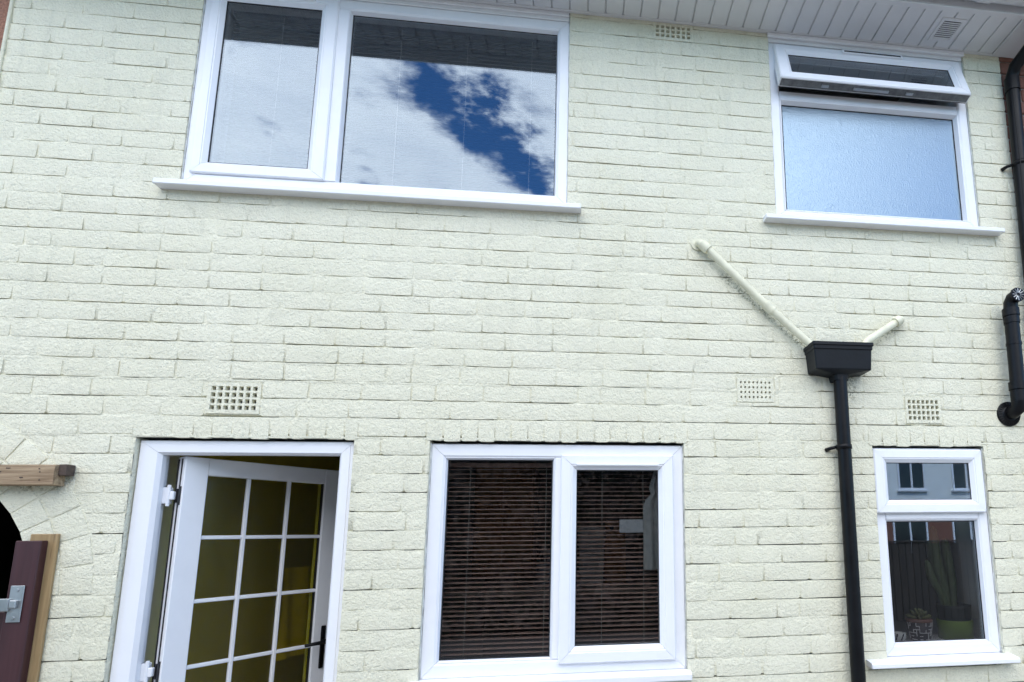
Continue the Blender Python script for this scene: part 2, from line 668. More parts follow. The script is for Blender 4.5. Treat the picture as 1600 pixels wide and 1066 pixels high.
# ------------------------------------------------------------------ the painted house
XL, XR, ZT = -2.614, 2.352, 4.376
WD = 0.28


def J(n):
    return 0.0825 * (n + 0.77)


OPEN = {  # x0, x1, z0, z1
    'upper': (-1.829, -0.090, 3.290, ZT + 0.01),
    'bath': (0.976, 2.125, 3.290, ZT + 0.01),
    'door': (-1.868, -1.000, -0.05, 2.112),
    'mid': (-0.680, 0.471, 1.075, 2.110),
    'kitchen': (1.414, 2.011, 1.080, 2.104),
}
LINTEL = [(-1.885, -0.985, 2.112), (-0.70, 0.49, 2.110), (1.395, 2.03, 2.104)]
VENTS = [(-1.612, -1.398, 2.218, 2.356, 7, 4), (0.738, 0.922, 2.312, 2.434, 8, 4), (1.604, 1.796, 2.219, 2.354, 7, 4), (0.345, 0.560, 4.270, ZT - 0.004, 7, 3)]
AC, AR, AT = (-2.73, 1.47), 0.55, 0.232

house = thing('terraced_house', (0, 0.14, 0), 'terraced house with pale green painted brick wall, white windows and open glazed door', 'house')


def joint_r(x, n):
    a = nz(x * 2.3 + n * 17.3, n * 3.7) * 0.6 + nz(x * 9.0 + n * 5.1, n * 7.7) * 0.5 + nz(x * 31.0, n * 2.3) * 0.22
    return max(-0.0022, min(0.0160, 0.0050 + a * 0.025))


def zwob(x, n):
    return 0.0016 * nz(x * 3.0 + n * 9.1, n * 1.3) + 0.0012 * nz(x * 17.0, n * 4.4)


def wall():
    rows = []      # (z, course, code)
    zs = [(0.0, 'f', -1)]
    for n in range(0, 54):
        j = J(n)
        for dz, k in ((-0.0115, 'b'), (-0.0046, 'm'), (-0.0041, 's'), (0.0, 't'), (0.005, 'f')):
            if j + dz < ZT - 0.001:
                zs.append((j + dz, k, n))
    zs.append((ZT + 0.004, 'f', 99))
    rects = list(OPEN.values()) + [(v[0], v[1], v[2], v[3]) for v in VENTS]
    for r in rects:
        for z in (r[2], r[3]):
            if 0 < z < ZT and min(abs(z - q[0]) for q in zs) > 1e-4:
                zs.append((z, 'f', -1))
    for r in LINTEL:
        pass
    zs.sort()
    xs = set()
    x = XL
    while x < XR:
        xs.add(round(x, 4))
        x += 0.024
    xs.add(XR)
    for r in rects:
        for q in (r[0], r[1]):
            xs.add(q)
    xs = sorted(xs)
    # drop grid lines that nearly coincide with cut lines
    cuts = set(q for r in rects for q in (r[0], r[1])) | {XL, XR}
    xs = [q for q in xs if q in cuts or min(abs(q - c) for c in cuts) > 0.006]
    m = MB()
    nxs = len(xs)
    for z, k, n in zs:
        for x in xs:
            zz = z
            if k == 'f' or n < 0:
                y = 0.0003 + 0.0013 * nz(x * 14, z * 14)
            else:
                zz = z + zwob(x, n)
                rr = joint_r(x, n)
                y = {'b': -0.0030, 'm': -0.0022, 's': rr, 't': rr}[k]
                if k in 'ms':
                    zz += 0.0028 * (1 - min(1, max(0, rr / 0.007)))
                y += 0.0006 * nz(x * 40, z * 40)
            m.v.append((x, y, zz))
    def hole(cx, cz):
        for r in rects:
            if r[0] < cx < r[1] and r[2] < cz < r[3]:
                return True
        dx, dz = cx - AC[0], cz - AC[1]
        if dz > 0:
            return math.hypot(dx, dz) < AR + 0.10
        return dx < AR + 0.02
    for i in range(len(zs) - 1):
        for j in range(nxs - 1):
            if hole((xs[j] + xs[j + 1]) / 2, (zs[i][0] + zs[i + 1][0]) / 2):
                continue
            a = i * nxs + j
            m.f.append((a, a + 1, a + nxs + 1, a + nxs))
            deep = zs[i][1] == 's' and zs[i][2] >= 0 and m.v[a][1] > 0.0055 and m.v[a + 1][1] > 0.0055  # deep slots: unpainted mortar, coloured dark to add to their shade
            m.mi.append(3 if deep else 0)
    # reveals and the inside face
    m.cur = 0
    for nme, (x0, x1, z0, z1) in OPEN.items():
        z1 = min(z1, ZT)
        for ya, yb, inner in ((0.001, 0.081, 0), (0.081, WD, 1)):
            m.cur = 2 if inner else 0
            m.quad((x0, ya, z0), (x0, ya, z1), (x0, yb, z1), (x0, yb, z0))
            m.quad((x1, ya, z1), (x1, ya, z0), (x1, yb, z0), (x1, yb, z1))
            m.quad((x0, ya, z0), (x0, yb, z0), (x1, yb, z0), (x1, ya, z0))
            m.cur = 2 if inner else 1  # outer head face: black steel plate, its shade put into the colour
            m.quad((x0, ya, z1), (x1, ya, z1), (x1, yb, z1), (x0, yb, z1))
        m.cur = 0
    bx = sorted({XL, XR} | {q for r in OPEN.values() for q in r[:2]} | {AC[0] + AR + 0.05})
    bz = sorted({0.0, ZT} | {min(max(q, 0), ZT) for r in OPEN.values() for q in r[2:]} | {AC[1] + AR + 0.05})
    m.cur = 2
    for i in range(len(bx) - 1):
        for j in range(len(bz) - 1):
            cx, cz = (bx[i] + bx[i + 1]) / 2, (bz[j] + bz[j + 1]) / 2
            if any(r[0] < cx < r[1] and r[2] < cz < r[3] for r in OPEN.values()):
                continue
            if cx < AC[0] + AR + 0.05 and cz < AC[1] + AR + 0.05:
                continue
            m.quad((bx[i], WD, bz[j]), (bx[i], WD, bz[j + 1]), (bx[i + 1], WD, bz[j + 1]), (bx[i + 1], WD, bz[j]))
    w = m.build('wall', ['paint', 'lintel', 'whitewall', 'jointshade'], house, True)
    w.data.set_sharp_from_angle(angle=R(50))
    return w


WALL = wall()


def brick_geo(x0, x1, z0, z1, rnd, proud=0.0, wob=True):
    """front face with softened arrises and uneven edges, sides running back into the joint"""
    L, H = x1 - x0, z1 - z0
    ex, ez = min(0.012, L * 0.2), min(0.010, H * 0.2)
    gx = [0, ex, L * 0.5 + rnd.uniform(-.1, .1) * L, L - ex, L]
    gz = [0, ez, H - ez, H]
    yb = -0.0034 - proud + rnd.uniform(-0.0013, 0.0013)
    ty, tx = rnd.uniform(-0.0010, 0.0010), rnd.uniform(-0.0008, 0.0008)
    v = []
    for k, gzv in enumerate(gz):
        for i, gxv in enumerate(gx):
            ei, ek = i in (0, 4), k in (0, 3)
            y = yb + ty * (gxv / L - .5) * 2 + tx * (gzv / H - .5) * 2
            if ei or ek:
                y += 0.0008
            if ei and ek:
                y += 0.0009
            x = x0 + gxv
            z = z0 + gzv
            if ei:
                x += rnd.uniform(-0.0016, 0.0016) * (1 if wob else 0) + (0.0025 if i == 0 else -0.0025) * (1 if ek else 0)
            if ek:
                z += rnd.uniform(-0.0015, 0.0015) + (0.0012 if k == 0 else -0.0012) * (1 if ei else 0)
            v.append((x, y + rnd.uniform(-.0004, .0004), z))
    f = []
    for k in range(3):
        for i in range(4):
            a = k * 5 + i
            f.append((a, a + 1, a + 6, a + 5))
    ring = [0, 1, 2, 3, 4, 9, 14, 19, 18, 17, 16, 15, 10, 5]
    o = len(v)
    for q in ring:
        v.append((v[q][0], 0.014, v[q][2]))
    for k in range(len(ring)):
        k2 = (k + 1) % len(ring)
        f.append((ring[k2], ring[k], o + k, o + k2))
    return v, f


def subtract(rs, hole):
    out = []
    hx0, hx1, hz0, hz1 = hole
    for (x0, x1, z0, z1) in rs:
        if hx0 >= x1 or hx1 <= x0 or hz0 >= z1 or hz1 <= z0:
            out.append((x0, x1, z0, z1))
            continue
        if hx0 > x0:
            out.append((x0, hx0 - 0.0, z0, z1))
        if hx1 < x1:
            out.append((hx1, x1, z0, z1))
        a, b = max(x0, hx0), min(x1, hx1)
        if hz0 > z0:
            out.append((a, b, z0, hz0))
        if hz1 < z1:
            out.append((a, b, hz1, z1))
    return [r for r in out if r[1] - r[0] > 0.016 and r[3] - r[2] > 0.012]


def bricks():
    rnd = random.Random(11)
    rects = []
    for n in range(-1, 53):
        z0, z1 = max(0.002, J(n)), min(J(n + 1) - 0.0110, ZT - 0.002)
        if z1 - z0 < 0.012:
            continue
        x = XL - (0.112 if n % 2 else 0.0) + rnd.uniform(-0.03, 0.03)
        while x < XR:
            ln = 0.2155 + rnd.uniform(-0.005, 0.005)
            if rnd.random() < 0.12:
                ln = 0.106 + rnd.uniform(-0.004, 0.004)
            gp = rnd.uniform(0.006, 0.010)
            a, b = max(x, XL + 0.001), min(x + ln - gp, XR - 0.001)
            if b - a > 0.02:
                rs = [(a, b, z0, z1)]
                for h in OPEN.values():
                    rs = subtract(rs, h)
                for (l0, l1, lz) in LINTEL:
                    rs = subtract(rs, (l0, l1, lz - 0.02, J(26)))
                for v in VENTS:
                    rs = subtract(rs, (v[0] - 0.006, v[1] + 0.006, v[2] - 0.004, v[3] + 0.006))
                # arch
                zc = (z0 + z1) / 2 - AC[1]
                ro = AR + AT - 0.004
                if zc < ro:
                    xa = AC[0] + (math.sqrt(max(0, ro * ro - max(0, zc) ** 2)) if zc > 0 else AR + 0.01)
                    rs = subtract(rs, (XL - 1, xa, z0 - 1, z1 + 1))
                rects += rs
            x += ln
    for (l0, l1, lz) in LINTEL:
        x = l0 + 0.004
        while x < l1 - 0.03:
            ln = 0.0765 + rnd.uniform(-0.004, 0.004)
            b = min(x + ln - rnd.uniform(0.005, 0.009), l1 - 0.003)
            rects.append((x, b, lz + rnd.uniform(-0.004, 0.003), J(26) - 0.011))
            x += ln
    sc = []
    for r in rects:
        cx, cz = (r[0] + r[1]) / 2, (r[2] + r[3]) / 2
        q = pix((cx, 0, cz))
        a, c = pix((r[0], 0, r[2])), pix((r[1], 0, r[3]))
        inside = 8 < q[0] < 1592 and 8 < q[1] < 1058
        area = abs(a[0] - c[0]) * abs(a[1] - c[1])
        sc.append((area if inside else 0.0, r))
    sc.sort(key=lambda t: -t[0])
    for a, r in sc[:300]:
        m = MB()
        m.add(*brick_geo(*r, rnd))
        o = m.build('brick', 'paint', WALL, True)
        o.data.set_sharp_from_angle(angle=R(60))
    m = MB()
    for a, r in sc[300:]:
        m.add(*brick_geo(*r, rnd))
    o = m.build('brickwork', 'paint', WALL, True)
    o.data.set_sharp_from_angle(angle=R(60))
    tag(o, kind='stuff')
    # voussoirs of the passage arch: two half-brick rings
    nv = 20
    for k in range(nv):
        a0, a1 = math.pi * k / nv + 0.004, math.pi * (k + 1) / nv - 0.004
        for ring in (0, 1):
            r0 = AR + ring * (AT / 2 + 0.003)
            r1 = r0 + AT / 2 - 0.007
            sh = (0.5 if ring else 0.0) * (math.pi / nv)
            v, b = [], []
            pr = -0.0055 - rnd.uniform(0, 0.002)
            rows = [(r0, 0.0012), (r0 + 0.01, 0), (r1 - 0.01, 0), (r1, 0.0012)]
            angs = [(a0, 0.0012), (a0 + 0.012, 0), (a1 - 0.012, 0), (a1, 0.0012)]
            for rr, yr in rows:
                for aa, ya in angs:
                    q = aa + sh * 0.0 + rnd.uniform(-0.002, 0.002)
                    v.append((AC[0] + rr * math.cos(q), pr + yr + ya, AC[1] + rr * math.sin(q)))
            f = [(i * 4 + j, i * 4 + j + 1, i * 4 + j + 5, i * 4 + j + 4) for i in range(3) for j in range(3)]
            ringv = [0, 1, 2, 3, 7, 11, 15, 14, 13, 12, 8, 4]
            o = len(v)
            yb = 0.25 if ring == 0 else 0.02
            for q in ringv:
                v.append((v[q][0], yb, v[q][2]))
            f += [(ringv[i], ringv[(i + 1) % 12], o + (i + 1) % 12, o + i) for i in range(12)]
            m = MB()
            m.add(v, f)
            ob = m.build('arch_brick', 'paint', WALL, True)
            ob.data.set_sharp_from_angle(angle=R(60))
    # mortar bed under the arch ring
    m = MB()
    seg = 48
    for k in range(seg):
        a0, a1 = math.pi * k / seg, math.pi * (k + 1) / seg
        for (ra, rb, y) in ((AR + 0.001, AR + AT + 0.004, -0.0020),):
            m.quad((AC[0] + ra * math.cos(a0), y, AC[1] + ra * math.sin(a0)), (AC[0] + rb * math.cos(a0), y, AC[1] + rb * math.sin(a0)),
                   (AC[0] + rb * math.cos(a1), y, AC[1] + rb * math.sin(a1)), (AC[0] + ra * math.cos(a1), y, AC[1] + ra * math.sin(a1)))
            m.quad((AC[0] + ra * math.cos(a0), y, AC[1] + ra * math.sin(a0)), (AC[0] + ra * math.cos(a1), y, AC[1] + ra * math.sin(a1)),
                   (AC[0] + ra * math.cos(a1), 0.27, AC[1] + ra * math.sin(a1)), (AC[0] + ra * math.cos(a0), 0.27, AC[1] + ra * math.sin(a0)))
    jx = AC[0] + AR + 0.008
    m.quad((jx, -0.001, 0), (jx, -0.001, AC[1]), (jx, 0.27, AC[1]), (jx, 0.27, 0))
    m.build('arch_mortar', 'paint', WALL)


bricks()


def air_brick(x0, x1, z0, z1, nx, nzz, small=False):
    """terracotta grille painted over: funnel-shaped holes"""
    m = MB()
    yf = -0.0045
    mx, mz = 0.010, 0.012
    px, pz = (x1 - x0 - 2 * mx) / nx, (z1 - z0 - 2 * mz) / nzz
    hw = (0.21 if small else 0.33)
    xs = [x0] + [q for i in range(nx) for q in (x0 + mx + px * (i + .5 - hw), x0 + mx + px * (i + .5 + hw))] + [x1]
    zs = [z0] + [q for i in range(nzz) for q in (z0 + mz + pz * (i + .5 - hw), z0 + mz + pz * (i + .5 + hw))] + [z1]
    for i in range(len(xs) - 1):
        for k in range(len(zs) - 1):
            a, b, c, d = xs[i], xs[i + 1], zs[k], zs[k + 1]
            if i % 2 and k % 2:
                t = 0.12
                ia, ib = a + (b - a) * t, b - (b - a) * t
                ic, id_ = c + (d - c) * t, d - (d - c) * t
                dp = 0.016
                m.cur = 0
                m.quad((a, yf, c), (b, yf, c), (ib, dp, ic), (ia, dp, ic))
                m.quad((b, yf, c), (b, yf, d), (ib, dp, id_), (ib, dp, ic))
                m.quad((b, yf, d), (a, yf, d), (ia, dp, id_), (ib, dp, id_))
                m.quad((a, yf, d), (a, yf, c), (ia, dp, ic), (ia, dp, id_))
                m.cur = 1
                m.quad((ia, dp, ic), (ib, dp, ic), (ib, dp, id_), (ia, dp, id_))
                m.cur = 0
            else:
                m.quad((a, yf, c), (b, yf, c), (b, yf, d), (a, yf, d))
    m.quad((x0, yf, z0), (x0, 0.02, z0), (x1, 0.02, z0), (x1, yf, z0))
    m.quad((x0, yf, z1), (x1, yf, z1), (x1, 0.02, z1), (x0, 0.02, z1))
    m.quad((x0, yf, z0), (x0, yf, z1), (x0, 0.02, z1), (x0, 0.02, z0))
    m.quad((x1, yf, z0), (x1, 0.02, z0), (x1, 0.02, z1), (x1, yf, z1))
    m.build('air_brick', ['paint', 'dark'], house)


for i, v in enumerate(VENTS):
    air_brick(*v, small=(i == 1))


# ------------------------------------------------------------------ windows
def pane(x0, x1, z0, z1, y, parent, mat='glass', xf=None):
    m = MB()
    m.box(x0 - 0.004, x1 + 0.004, y, y + 0.005, z0 - 0.004, z1 + 0.004)
    if xf:
        m.v = [xf(*q) for q in m.v]
    return m.build('pane', mat, parent)


def seal(x0, x1, z0, z1, y, parent, xf=None, w=0.004):
    m = MB()
    m.frame(x0, x1, z0, z1, [(-0.001, y), (0, y - 0.003), (w * 0.6, y - 0.003), (w, y)], 0, xf)
    return m.build('rubber_seal', 'seal', parent)


def sash(x0, x1, z0, z1, px0, px1, pz0, pz1, yf, parent, yb=0.07, xf=None, name='sash', bead=0.018):
    """proud casement: bars of unequal width are allowed, so it is lofted between two rectangles"""
    m = MB()
    rect = lambda t: (x0 + (px0 - x0) * t, x1 + (px1 - x1) * t, z0 + (pz0 - z0) * t, z1 + (pz1 - z1) * t)
    prof = [(0, yb), (0, yf + 0.005), (0.07, yf), (0.62, yf), (0.66, yf + 0.003), (0.74, yf + 0.003), (1.0, yf + bead), (1.0, yb)]
    g = 0.0007
    for sd_ in range(4):
        v = []
        for t, y in prof:
            a0, a1, b0, b1 = rect(t)
            e = {0: ((a0 + g, y, b0), (a1 - g, y, b0)), 1: ((a1, y, b0 + g), (a1, y, b1 - g)), 2: ((a1 - g, y, b1), (a0 + g, y, b1)), 3: ((a0, y, b1 - g), (a0, y, b0 + g))}[sd_]
            e = [xf(*q) for q in e] if xf else e
            v += list(e)
        m.add(v, [(2 * k, 2 * k + 1, 2 * k + 3, 2 * k + 2) for k in range(len(prof) - 1)])
    return m.build(name, 'upvc', parent)


def sill(x0, x1, zf0, zf1, yfront, yback, zback, parent, name='sill'):
    m = MB()
    b = 0.006
    sec = [(yback, zf0 + 0.004), (yfront + 0.012, zf0 + 0.002), (yfront + 0.010, zf0), (yfront + 0.003, zf0), (yfront, zf0 + 0.003), (yfront, zf1 - b), (yfront + b, zf1), (yback, zback)]
    n = len(sec)
    v = [(x, y, z) for x in (x0, x0 + 0.003, x1 - 0.003, x1) for y, z in sec]
    for i in (0, 3):      # end caps slightly rounded
        for k in range(n):
            x, y, z = v[i * n + k]
            v[i * n + k] = (x, y + (0.003 if k in (3, 4, 5, 6) else 0), z)
    f = [(i * n + k, i * n + (k + 1) % n, (i + 1) * n + (k + 1) % n, (i + 1) * n + k) for i in range(3) for k in range(n)]
    f += [tuple(range(n)), tuple(3 * n + k for k in reversed(range(n)))]
    m.add(v, f)
    return m.build(name, 'upvc', parent)


def trickle_vent(x0, x1, z, y, parent, xf=None, h=0.020):
    m = MB()
    m.bbox(x0 - 0.012, x1 + 0.012, y - 0.010, y + 0.003, z - h / 2, z + h / 2 + 0.006, 0.003)
    if xf:
        m.v = [xf(*q) for q in m.v]
    o = m.build('trickle_vent', 'upvc', parent)
    m = MB()
    for k in range(2):
        zz = z - 0.004 + k * 0.007
        m.box(x0, x1, y - 0.0112, y - 0.0095, zz - 0.0022, zz + 0.0022)
    if xf:
        m.v = [xf(*q) for q in m.v]
    m.build('vent_slot', 'seal', parent)
    return o


def outer_frame(x0, x1, z0, z1, w, yf, parent, label, yb=0.08):
    m = MB()
    m.frame(x0, x1, z0, z1, [(0, yb), (0, yf + 0.003), (0.003, yf), (w - 0.008, yf), (w, yf + 0.006), (w, yb)])
    return tag(m.build('window', 'upvc', parent), label)


def sealant(x0, x1, z0, z1, y, parent, top=True):
    rn = random.Random(int(x0 * 100))
    path = []
    def run(a, b):
        n = max(3, int(math.hypot(b[0] - a[0], b[1] - a[1]) / 0.03))
        q = [(a[0] + (b[0] - a[0]) * k / n + rn.uniform(-.0012, .0012), y + rn.uniform(-.001, .001), a[1] + (b[1] - a[1]) * k / n) for k in range(n + 1)]
        m = MB()
        m.tube(q, [0.0036 + rn.uniform(-.0012, .0014) for _ in q], 7)
        m.build('sealant', 'sealant', parent, True)
    run((x0, z0), (x0, z1))
    run((x1, z0), (x1, z1))
    if top:
        run((x0, z1), (x1, z1))


# upper bedroom window
W1 = outer_frame(-1.827, -0.092, 3.288, 4.330, 0.054, 0.008, house, 'wide white bedroom window reflecting blue sky and cloud')
m = MB()
m.bbox(-1.229, -1.172, 0.008, 0.08, 3.343, 4.275, 0.003)
m.build('mullion', 'upvc', W1)
m = MB()
m.frame(-1.1745, -0.145, 3.338, 4.279, [(0, 0.06), (0, 0.013), (0.0035, 0.013), (0.011, 0.034), (0.011, 0.06)])
m.build('glazing_bead', 'upvc', W1)
m = MB()
m.bbox(-1.827, -0.092, 0.004, 0.05, 4.3315, ZT - 0.001, 0.003)
m.bbox(-1.825, -0.094, -0.006, 0.003, 4.352, ZT - 0.003, 0.002)
m.build('head_trim', 'upvc', W1)
pane(-1.163, -0.156, 3.350, 4.268, 0.036, W1)
seal(-1.164, -0.155, 3.349, 4.269, 0.0355, W1)
sash(-1.796, -1.221, 3.341, 4.322, -1.735, -1.302, 3.402, 4.262, -0.004, W1, 0.05)
pane(-1.735, -1.302, 3.402, 4.262, 0.018, W1)
seal(-1.736, -1.301, 3.401, 4.263, 0.0175, W1, w=0.006)
trickle_vent(-1.62, -1.34, 4.300, -0.004, W1)
sill(-1.902, -0.022, 3.243, 3.270, -0.058, 0.02, 3.2875, W1)

# bathroom window: frosted fixed light, open top-hung light
W2 = outer_frame(0.978, 2.123, 3.288, 4.330, 0.054, 0.010, house, 'white bathroom window with frosted lower pane and open top light')
m = MB()
m.bbox(1.033, 2.068, 0.014, 0.08, 3.995, 4.042, 0.003)
m.build('transom', 'upvc', W2)
m = MB()
m.frame(1.033, 2.069, 3.343, 3.994, [(0, 0.06), (0, 0.015), (0.005, 0.015), (0.016, 0.040), (0.016, 0.06)])
m.build('glazing_bead', 'upvc', W2)
pane(1.050, 2.052, 3.360, 3.977, 0.042, W2, 'frosted')
seal(1.049, 2.053, 3.359, 3.978, 0.0415, W2, w=0.005)
m = MB()
m.bbox(0.978, 2.123, 0.004, 0.05, 4.3315, ZT - 0.001, 0.003)
m.bbox(0.972, 2.129, -0.014, 0.003, 4.350, ZT - 0.003, 0.003)
m.build('head_trim', 'upvc', W2)
TILT = R(16.5)


def tilt(x, y, z):
    dz, dy = z - 4.312, y - 0.0
    return (x, dy * math.cos(TILT) + dz * math.sin(TILT) - 0.004, 4.312 + dz * math.cos(TILT) - dy * math.sin(TILT))


SA = sash(1.008, 2.092, 4.030, 4.312, 1.085, 2.020, 4.100, 4.250, -0.002, W2, 0.050, tilt)
m = MB()
m.box(1.012, 2.088, 0.046, 0.0495, 4.034, 4.308)
q = MB()
q.frame(1.010, 2.090, 4.032, 4.310, [(0, 0.0502), (0.075, 0.0502), (0.075, 0.046)], 0, tilt)
q.build('sash_back', 'upvc', W2)
q = MB()
q.frame(1.0125, 2.0875, 4.0325, 4.3095, [(0, 0.0506), (0, 0.056), (0.030, 0.056), (0.030, 0.0506)], 0, tilt)
q.build('sash_gasket', 'seal', W2)
pane(1.085, 2.020, 4.100, 4.250, 0.018, W2, 'glass', tilt)
seal(1.084, 2.021, 4.099, 4.251, 0.0175, W2, tilt)
trickle_vent(1.40, 1.73, 4.285, -0.004, W2, tilt)
q = MB()
q.box(1.014, 2.086, 0.008, 0.047, 4.0288, 4.0299)
q.v = [tilt(*p) for p in q.v]
q.build('sash_rebate', 'greyplastic', W2)
for (a, b) in ((1.42, 1.62), (1.24, 1.28), (1.72, 1.76)):
    q = MB()
    q.box(a, b, 0.021, 0.035, 4.024, 4.0302)
    q.v = [tilt(*p) for p in q.v]
    q.build('lock_strip', 'metal', W2)
for sx in (1.030, 2.062):
    q = MB()
    q.tube([(sx, 0.03, 4.08), (sx, -0.03, 4.14)], 0.006, 8)
    q.build('stay', 'metal', W2)
sill(0.906, 2.222, 3.254, 3.279, -0.058, 0.02, 3.2875, W2)

# lower window beside the door
W3 = outer_frame(-0.676, 0.467, 1.088, 2.097, 0.060, 0.018, house, 'white ground floor window with two panes and brown slatted blinds')
m = MB()
m.bbox(-0.128, -0.078, 0.018, 0.08, 1.149, 2.036, 0.003)
m.build('mullion', 'upvc', W3)
m = MB()
m.frame(-0.616, -0.1285, 1.148, 2.037, [(0, 0.06), (0, 0.022), (0.003, 0.022), (0.010, 0.040), (0.010, 0.06)])
m.build('glazing_bead', 'upvc', W3)
pane(-0.605, -0.141, 1.159, 2.026, 0.042, W3)
seal(-0.606, -0.1395, 1.158, 2.027, 0.0415, W3)
sash(-0.100, 0.419, 1.131, 2.048, -0.029, 0.349, 1.201, 1.980, -0.004, W3, 0.06)
pane(-0.029, 0.349, 1.201, 1.980, 0.019, W3)
seal(-0.030, 0.350, 1.200, 1.981, 0.0185, W3)
m = MB()
m.bbox(-0.030, 0.350, -0.014, 0.006, 1.996, 2.008, 0.003)
m.build('weather_bar', 'upvc', W3)
sill(-0.715, 0.482, 1.052, 1.083, -0.05, 0.03, 1.088, W3)

# kitchen window on the right
W4 = outer_frame(1.418, 2.007, 1.104, 2.094, 0.050, 0.016, house, 'small white kitchen window with top light above a larger pane')
m = MB()
m.bbox(1.468, 1.957, 0.016, 0.08, 1.742, 1.790, 0.003)
m.build('transom', 'upvc', W4)
m = MB()
m.frame(1.467, 1.958, 1.153, 1.7415, [(0, 0.06), (0, 0.020), (0.003, 0.020), (0.010, 0.040), (0.010, 0.06)])
m.build('glazing_bead', 'upvc', W4)
pane(1.478, 1.947, 1.164, 1.731, 0.042, W4)
seal(1.477, 1.948, 1.163, 1.732, 0.0415, W4)
sash(1.414, 1.990, 1.772, 2.084, 1.485, 1.926, 1.836, 2.020, -0.010, W4, 0.05)
pane(1.485, 1.926, 1.836, 2.020, 0.013, W4)
seal(1.484, 1.927, 1.835, 2.021, 0.0125, W4)
sill(1.310, 2.046, 1.068, 1.092, -0.062, 0.03, 1.1035, W4)

sealant(-1.828, -0.091, 3.292, 4.330, 0.006, W1, False)
sealant(0.977, 2.124, 3.292, 4.330, 0.008, W2, False)
sealant(-0.678, 0.469, 1.090, 2.10, 0.016, W3, False)
sealant(1.416, 2.009, 1.106, 2.096, 0.014, W4, False)
# ------------------------------------------------------------------ back door
m = MB()
fx0, fx1, fz0, fz1 = -1.863, -1.005, -0.3, 2.102
WL, WR, WT = 0.087, 0.060, 0.060      # left jamb, right jamb, head
prof = [(0, 0.09), (0, 0.023), (0.04, 0.020), (0.24, 0.020), (0.26, 0.017), (0.84, 0.017), (1.0, 0.030), (1.0, 0.055), (0.86, 0.055), (0.86, 0.09)]
for sd_ in (1, 2, 3):
    v = []
    for t, y in prof:
        xa, xb, zt_ = fx0 + WL * t, fx1 - WR * t, fz1 - WT * t
        v += {1: [(xb, y, fz0), (xb, y, zt_ - 0.0005)], 2: [(xb - 0.0005, y, zt_), (xa + 0.0005, y, zt_)], 3: [(xa, y, zt_ - 0.0005), (xa, y, fz0)]}[sd_]
    m.add(v, [(2 * k, 2 * k + 1, 2 * k + 3, 2 * k + 2) for k in range(len(prof) - 1)])
DOOR = tag(m.build('door', 'upvc', house), 'white glazed back door standing ajar, opening inwards')
LF, LD, LN = Vector((-1.703, 0.06)), Vector((0.569, 0.8223)), Vector((0.8223, -0.569))


def leafp(s, d, z):
    """s along the leaf from the hinge, d depth behind its outer face"""
    p = LF + LD * s - LN * d
    return (p.x, p.y, z)


SW, ST, LH, LZ = 0.1876, 0.080, 0.272, 1.963
LL = 3 * SW + 2 * ST


def leafbox(m, s0, s1, d0, d1, z0, z1, b=0.0):
    q = MB()
    if b:
        q.bbox(s0, s1, d0, d1, z0, z1, b)
    else:
        q.box(s0, s1, d0, d1, z0, z1)
    m.add([leafp(*p) for p in q.v], q.f)


for (s0, s1) in ((0, ST + 0.011), (LL - ST - 0.011, LL)):
    m = MB()
    leafbox(m, s0, s1, 0, 0.06, 0.06, 2.040, 0.003)
    m.build('stile', 'upvc', DOOR)
for (z0, z1) in ((LZ, 2.0398), (0.0602, 0.27), (LZ - 5 * LH - 0.09, LZ - 5 * LH)):
    m = MB()
    leafbox(m, ST + 0.0115, LL - ST - 0.0115, 0.0006, 0.0594, z0, z1, 0.003)
    m.build('rail', 'upvc', DOOR)
m = MB()
leafbox(m, ST, LL - ST, 0.02, 0.045, 0.27, LZ - 5 * LH - 0.09)
m.build('bottom_panel', 'upvc', DOOR)
for k in range(5):
    for c in range(3):
        m = MB()
        leafbox(m, ST + SW * c + 0.001, ST + SW * (c + 1) - 0.001, 0.026, 0.030, LZ - LH * (k + 1) + 0.001, LZ - LH * k - 0.001)
        m.build('pane', 'doorglass', DOOR)
m = MB()
zb, zt = LZ - 5 * LH, LZ
for s0, s1, z0, z1 in ((ST + 0.011, ST + 0.014, zb, zt), (LL - ST - 0.014, LL - ST - 0.011, zb, zt)):
    leafbox(m, s0, s1, 0.012, 0.03, z0, z1)
m.build('rubber_seal', 'seal', DOOR)
for c in (1, 2):
    m = MB()
    leafbox(m, ST + SW * c - 0.0085, ST + SW * c + 0.0085, 0.010, 0.0255, zb, zt, 0.003)
    m.build('glazing_bar', 'upvc', DOOR)
for k in range(1, 5):
    for c in range(3):
        m = MB()
        leafbox(m, ST + SW * c + (0.0085 if c else 0), ST + SW * (c + 1) - (0.0085 if c < 2 else 0), 0.0105, 0.0255, LZ - LH * k - 0.0085, LZ - LH * k + 0.0085, 0.003)
        m.build('glazing_bar', 'upvc', DOOR)
for z in (1.87, 1.15, 0.4):
    m = MB()
    m.bbox(-1.783, -1.756, 0.056, 0.090, z - 0.035, z + 0.035, 0.003)
    m.tube([(-1.757, 0.062, z - 0.045), (-1.757, 0.062, z + 0.045)], 0.007, 10)
    m.bbox(-1.752, -1.735, 0.058, 0.075, z - 0.018, z + 0.018, 0.003)
    m.build('hinge', 'upvc', DOOR)
    m = MB()
    leafbox(m, -0.006, 0.003, 0.010, 0.018, z - 0.04, z + 0.04)
    leafbox(m, -0.006, 0.001, 0.030, 0.036, z - 0.03, z + 0.03)
    m.build('hinge_plate', 'seal', DOOR)
m = MB()     # grooved hinge edge
leafbox(m, -0.004, 0.0, 0.022, 0.026, 0.1, 2.03)
leafbox(m, -0.004, 0.0, 0.050, 0.0555, 0.1, 2.03)
m.build('edge_seal', 'seal', DOOR)
m = MB()
hs = LL - 0.042
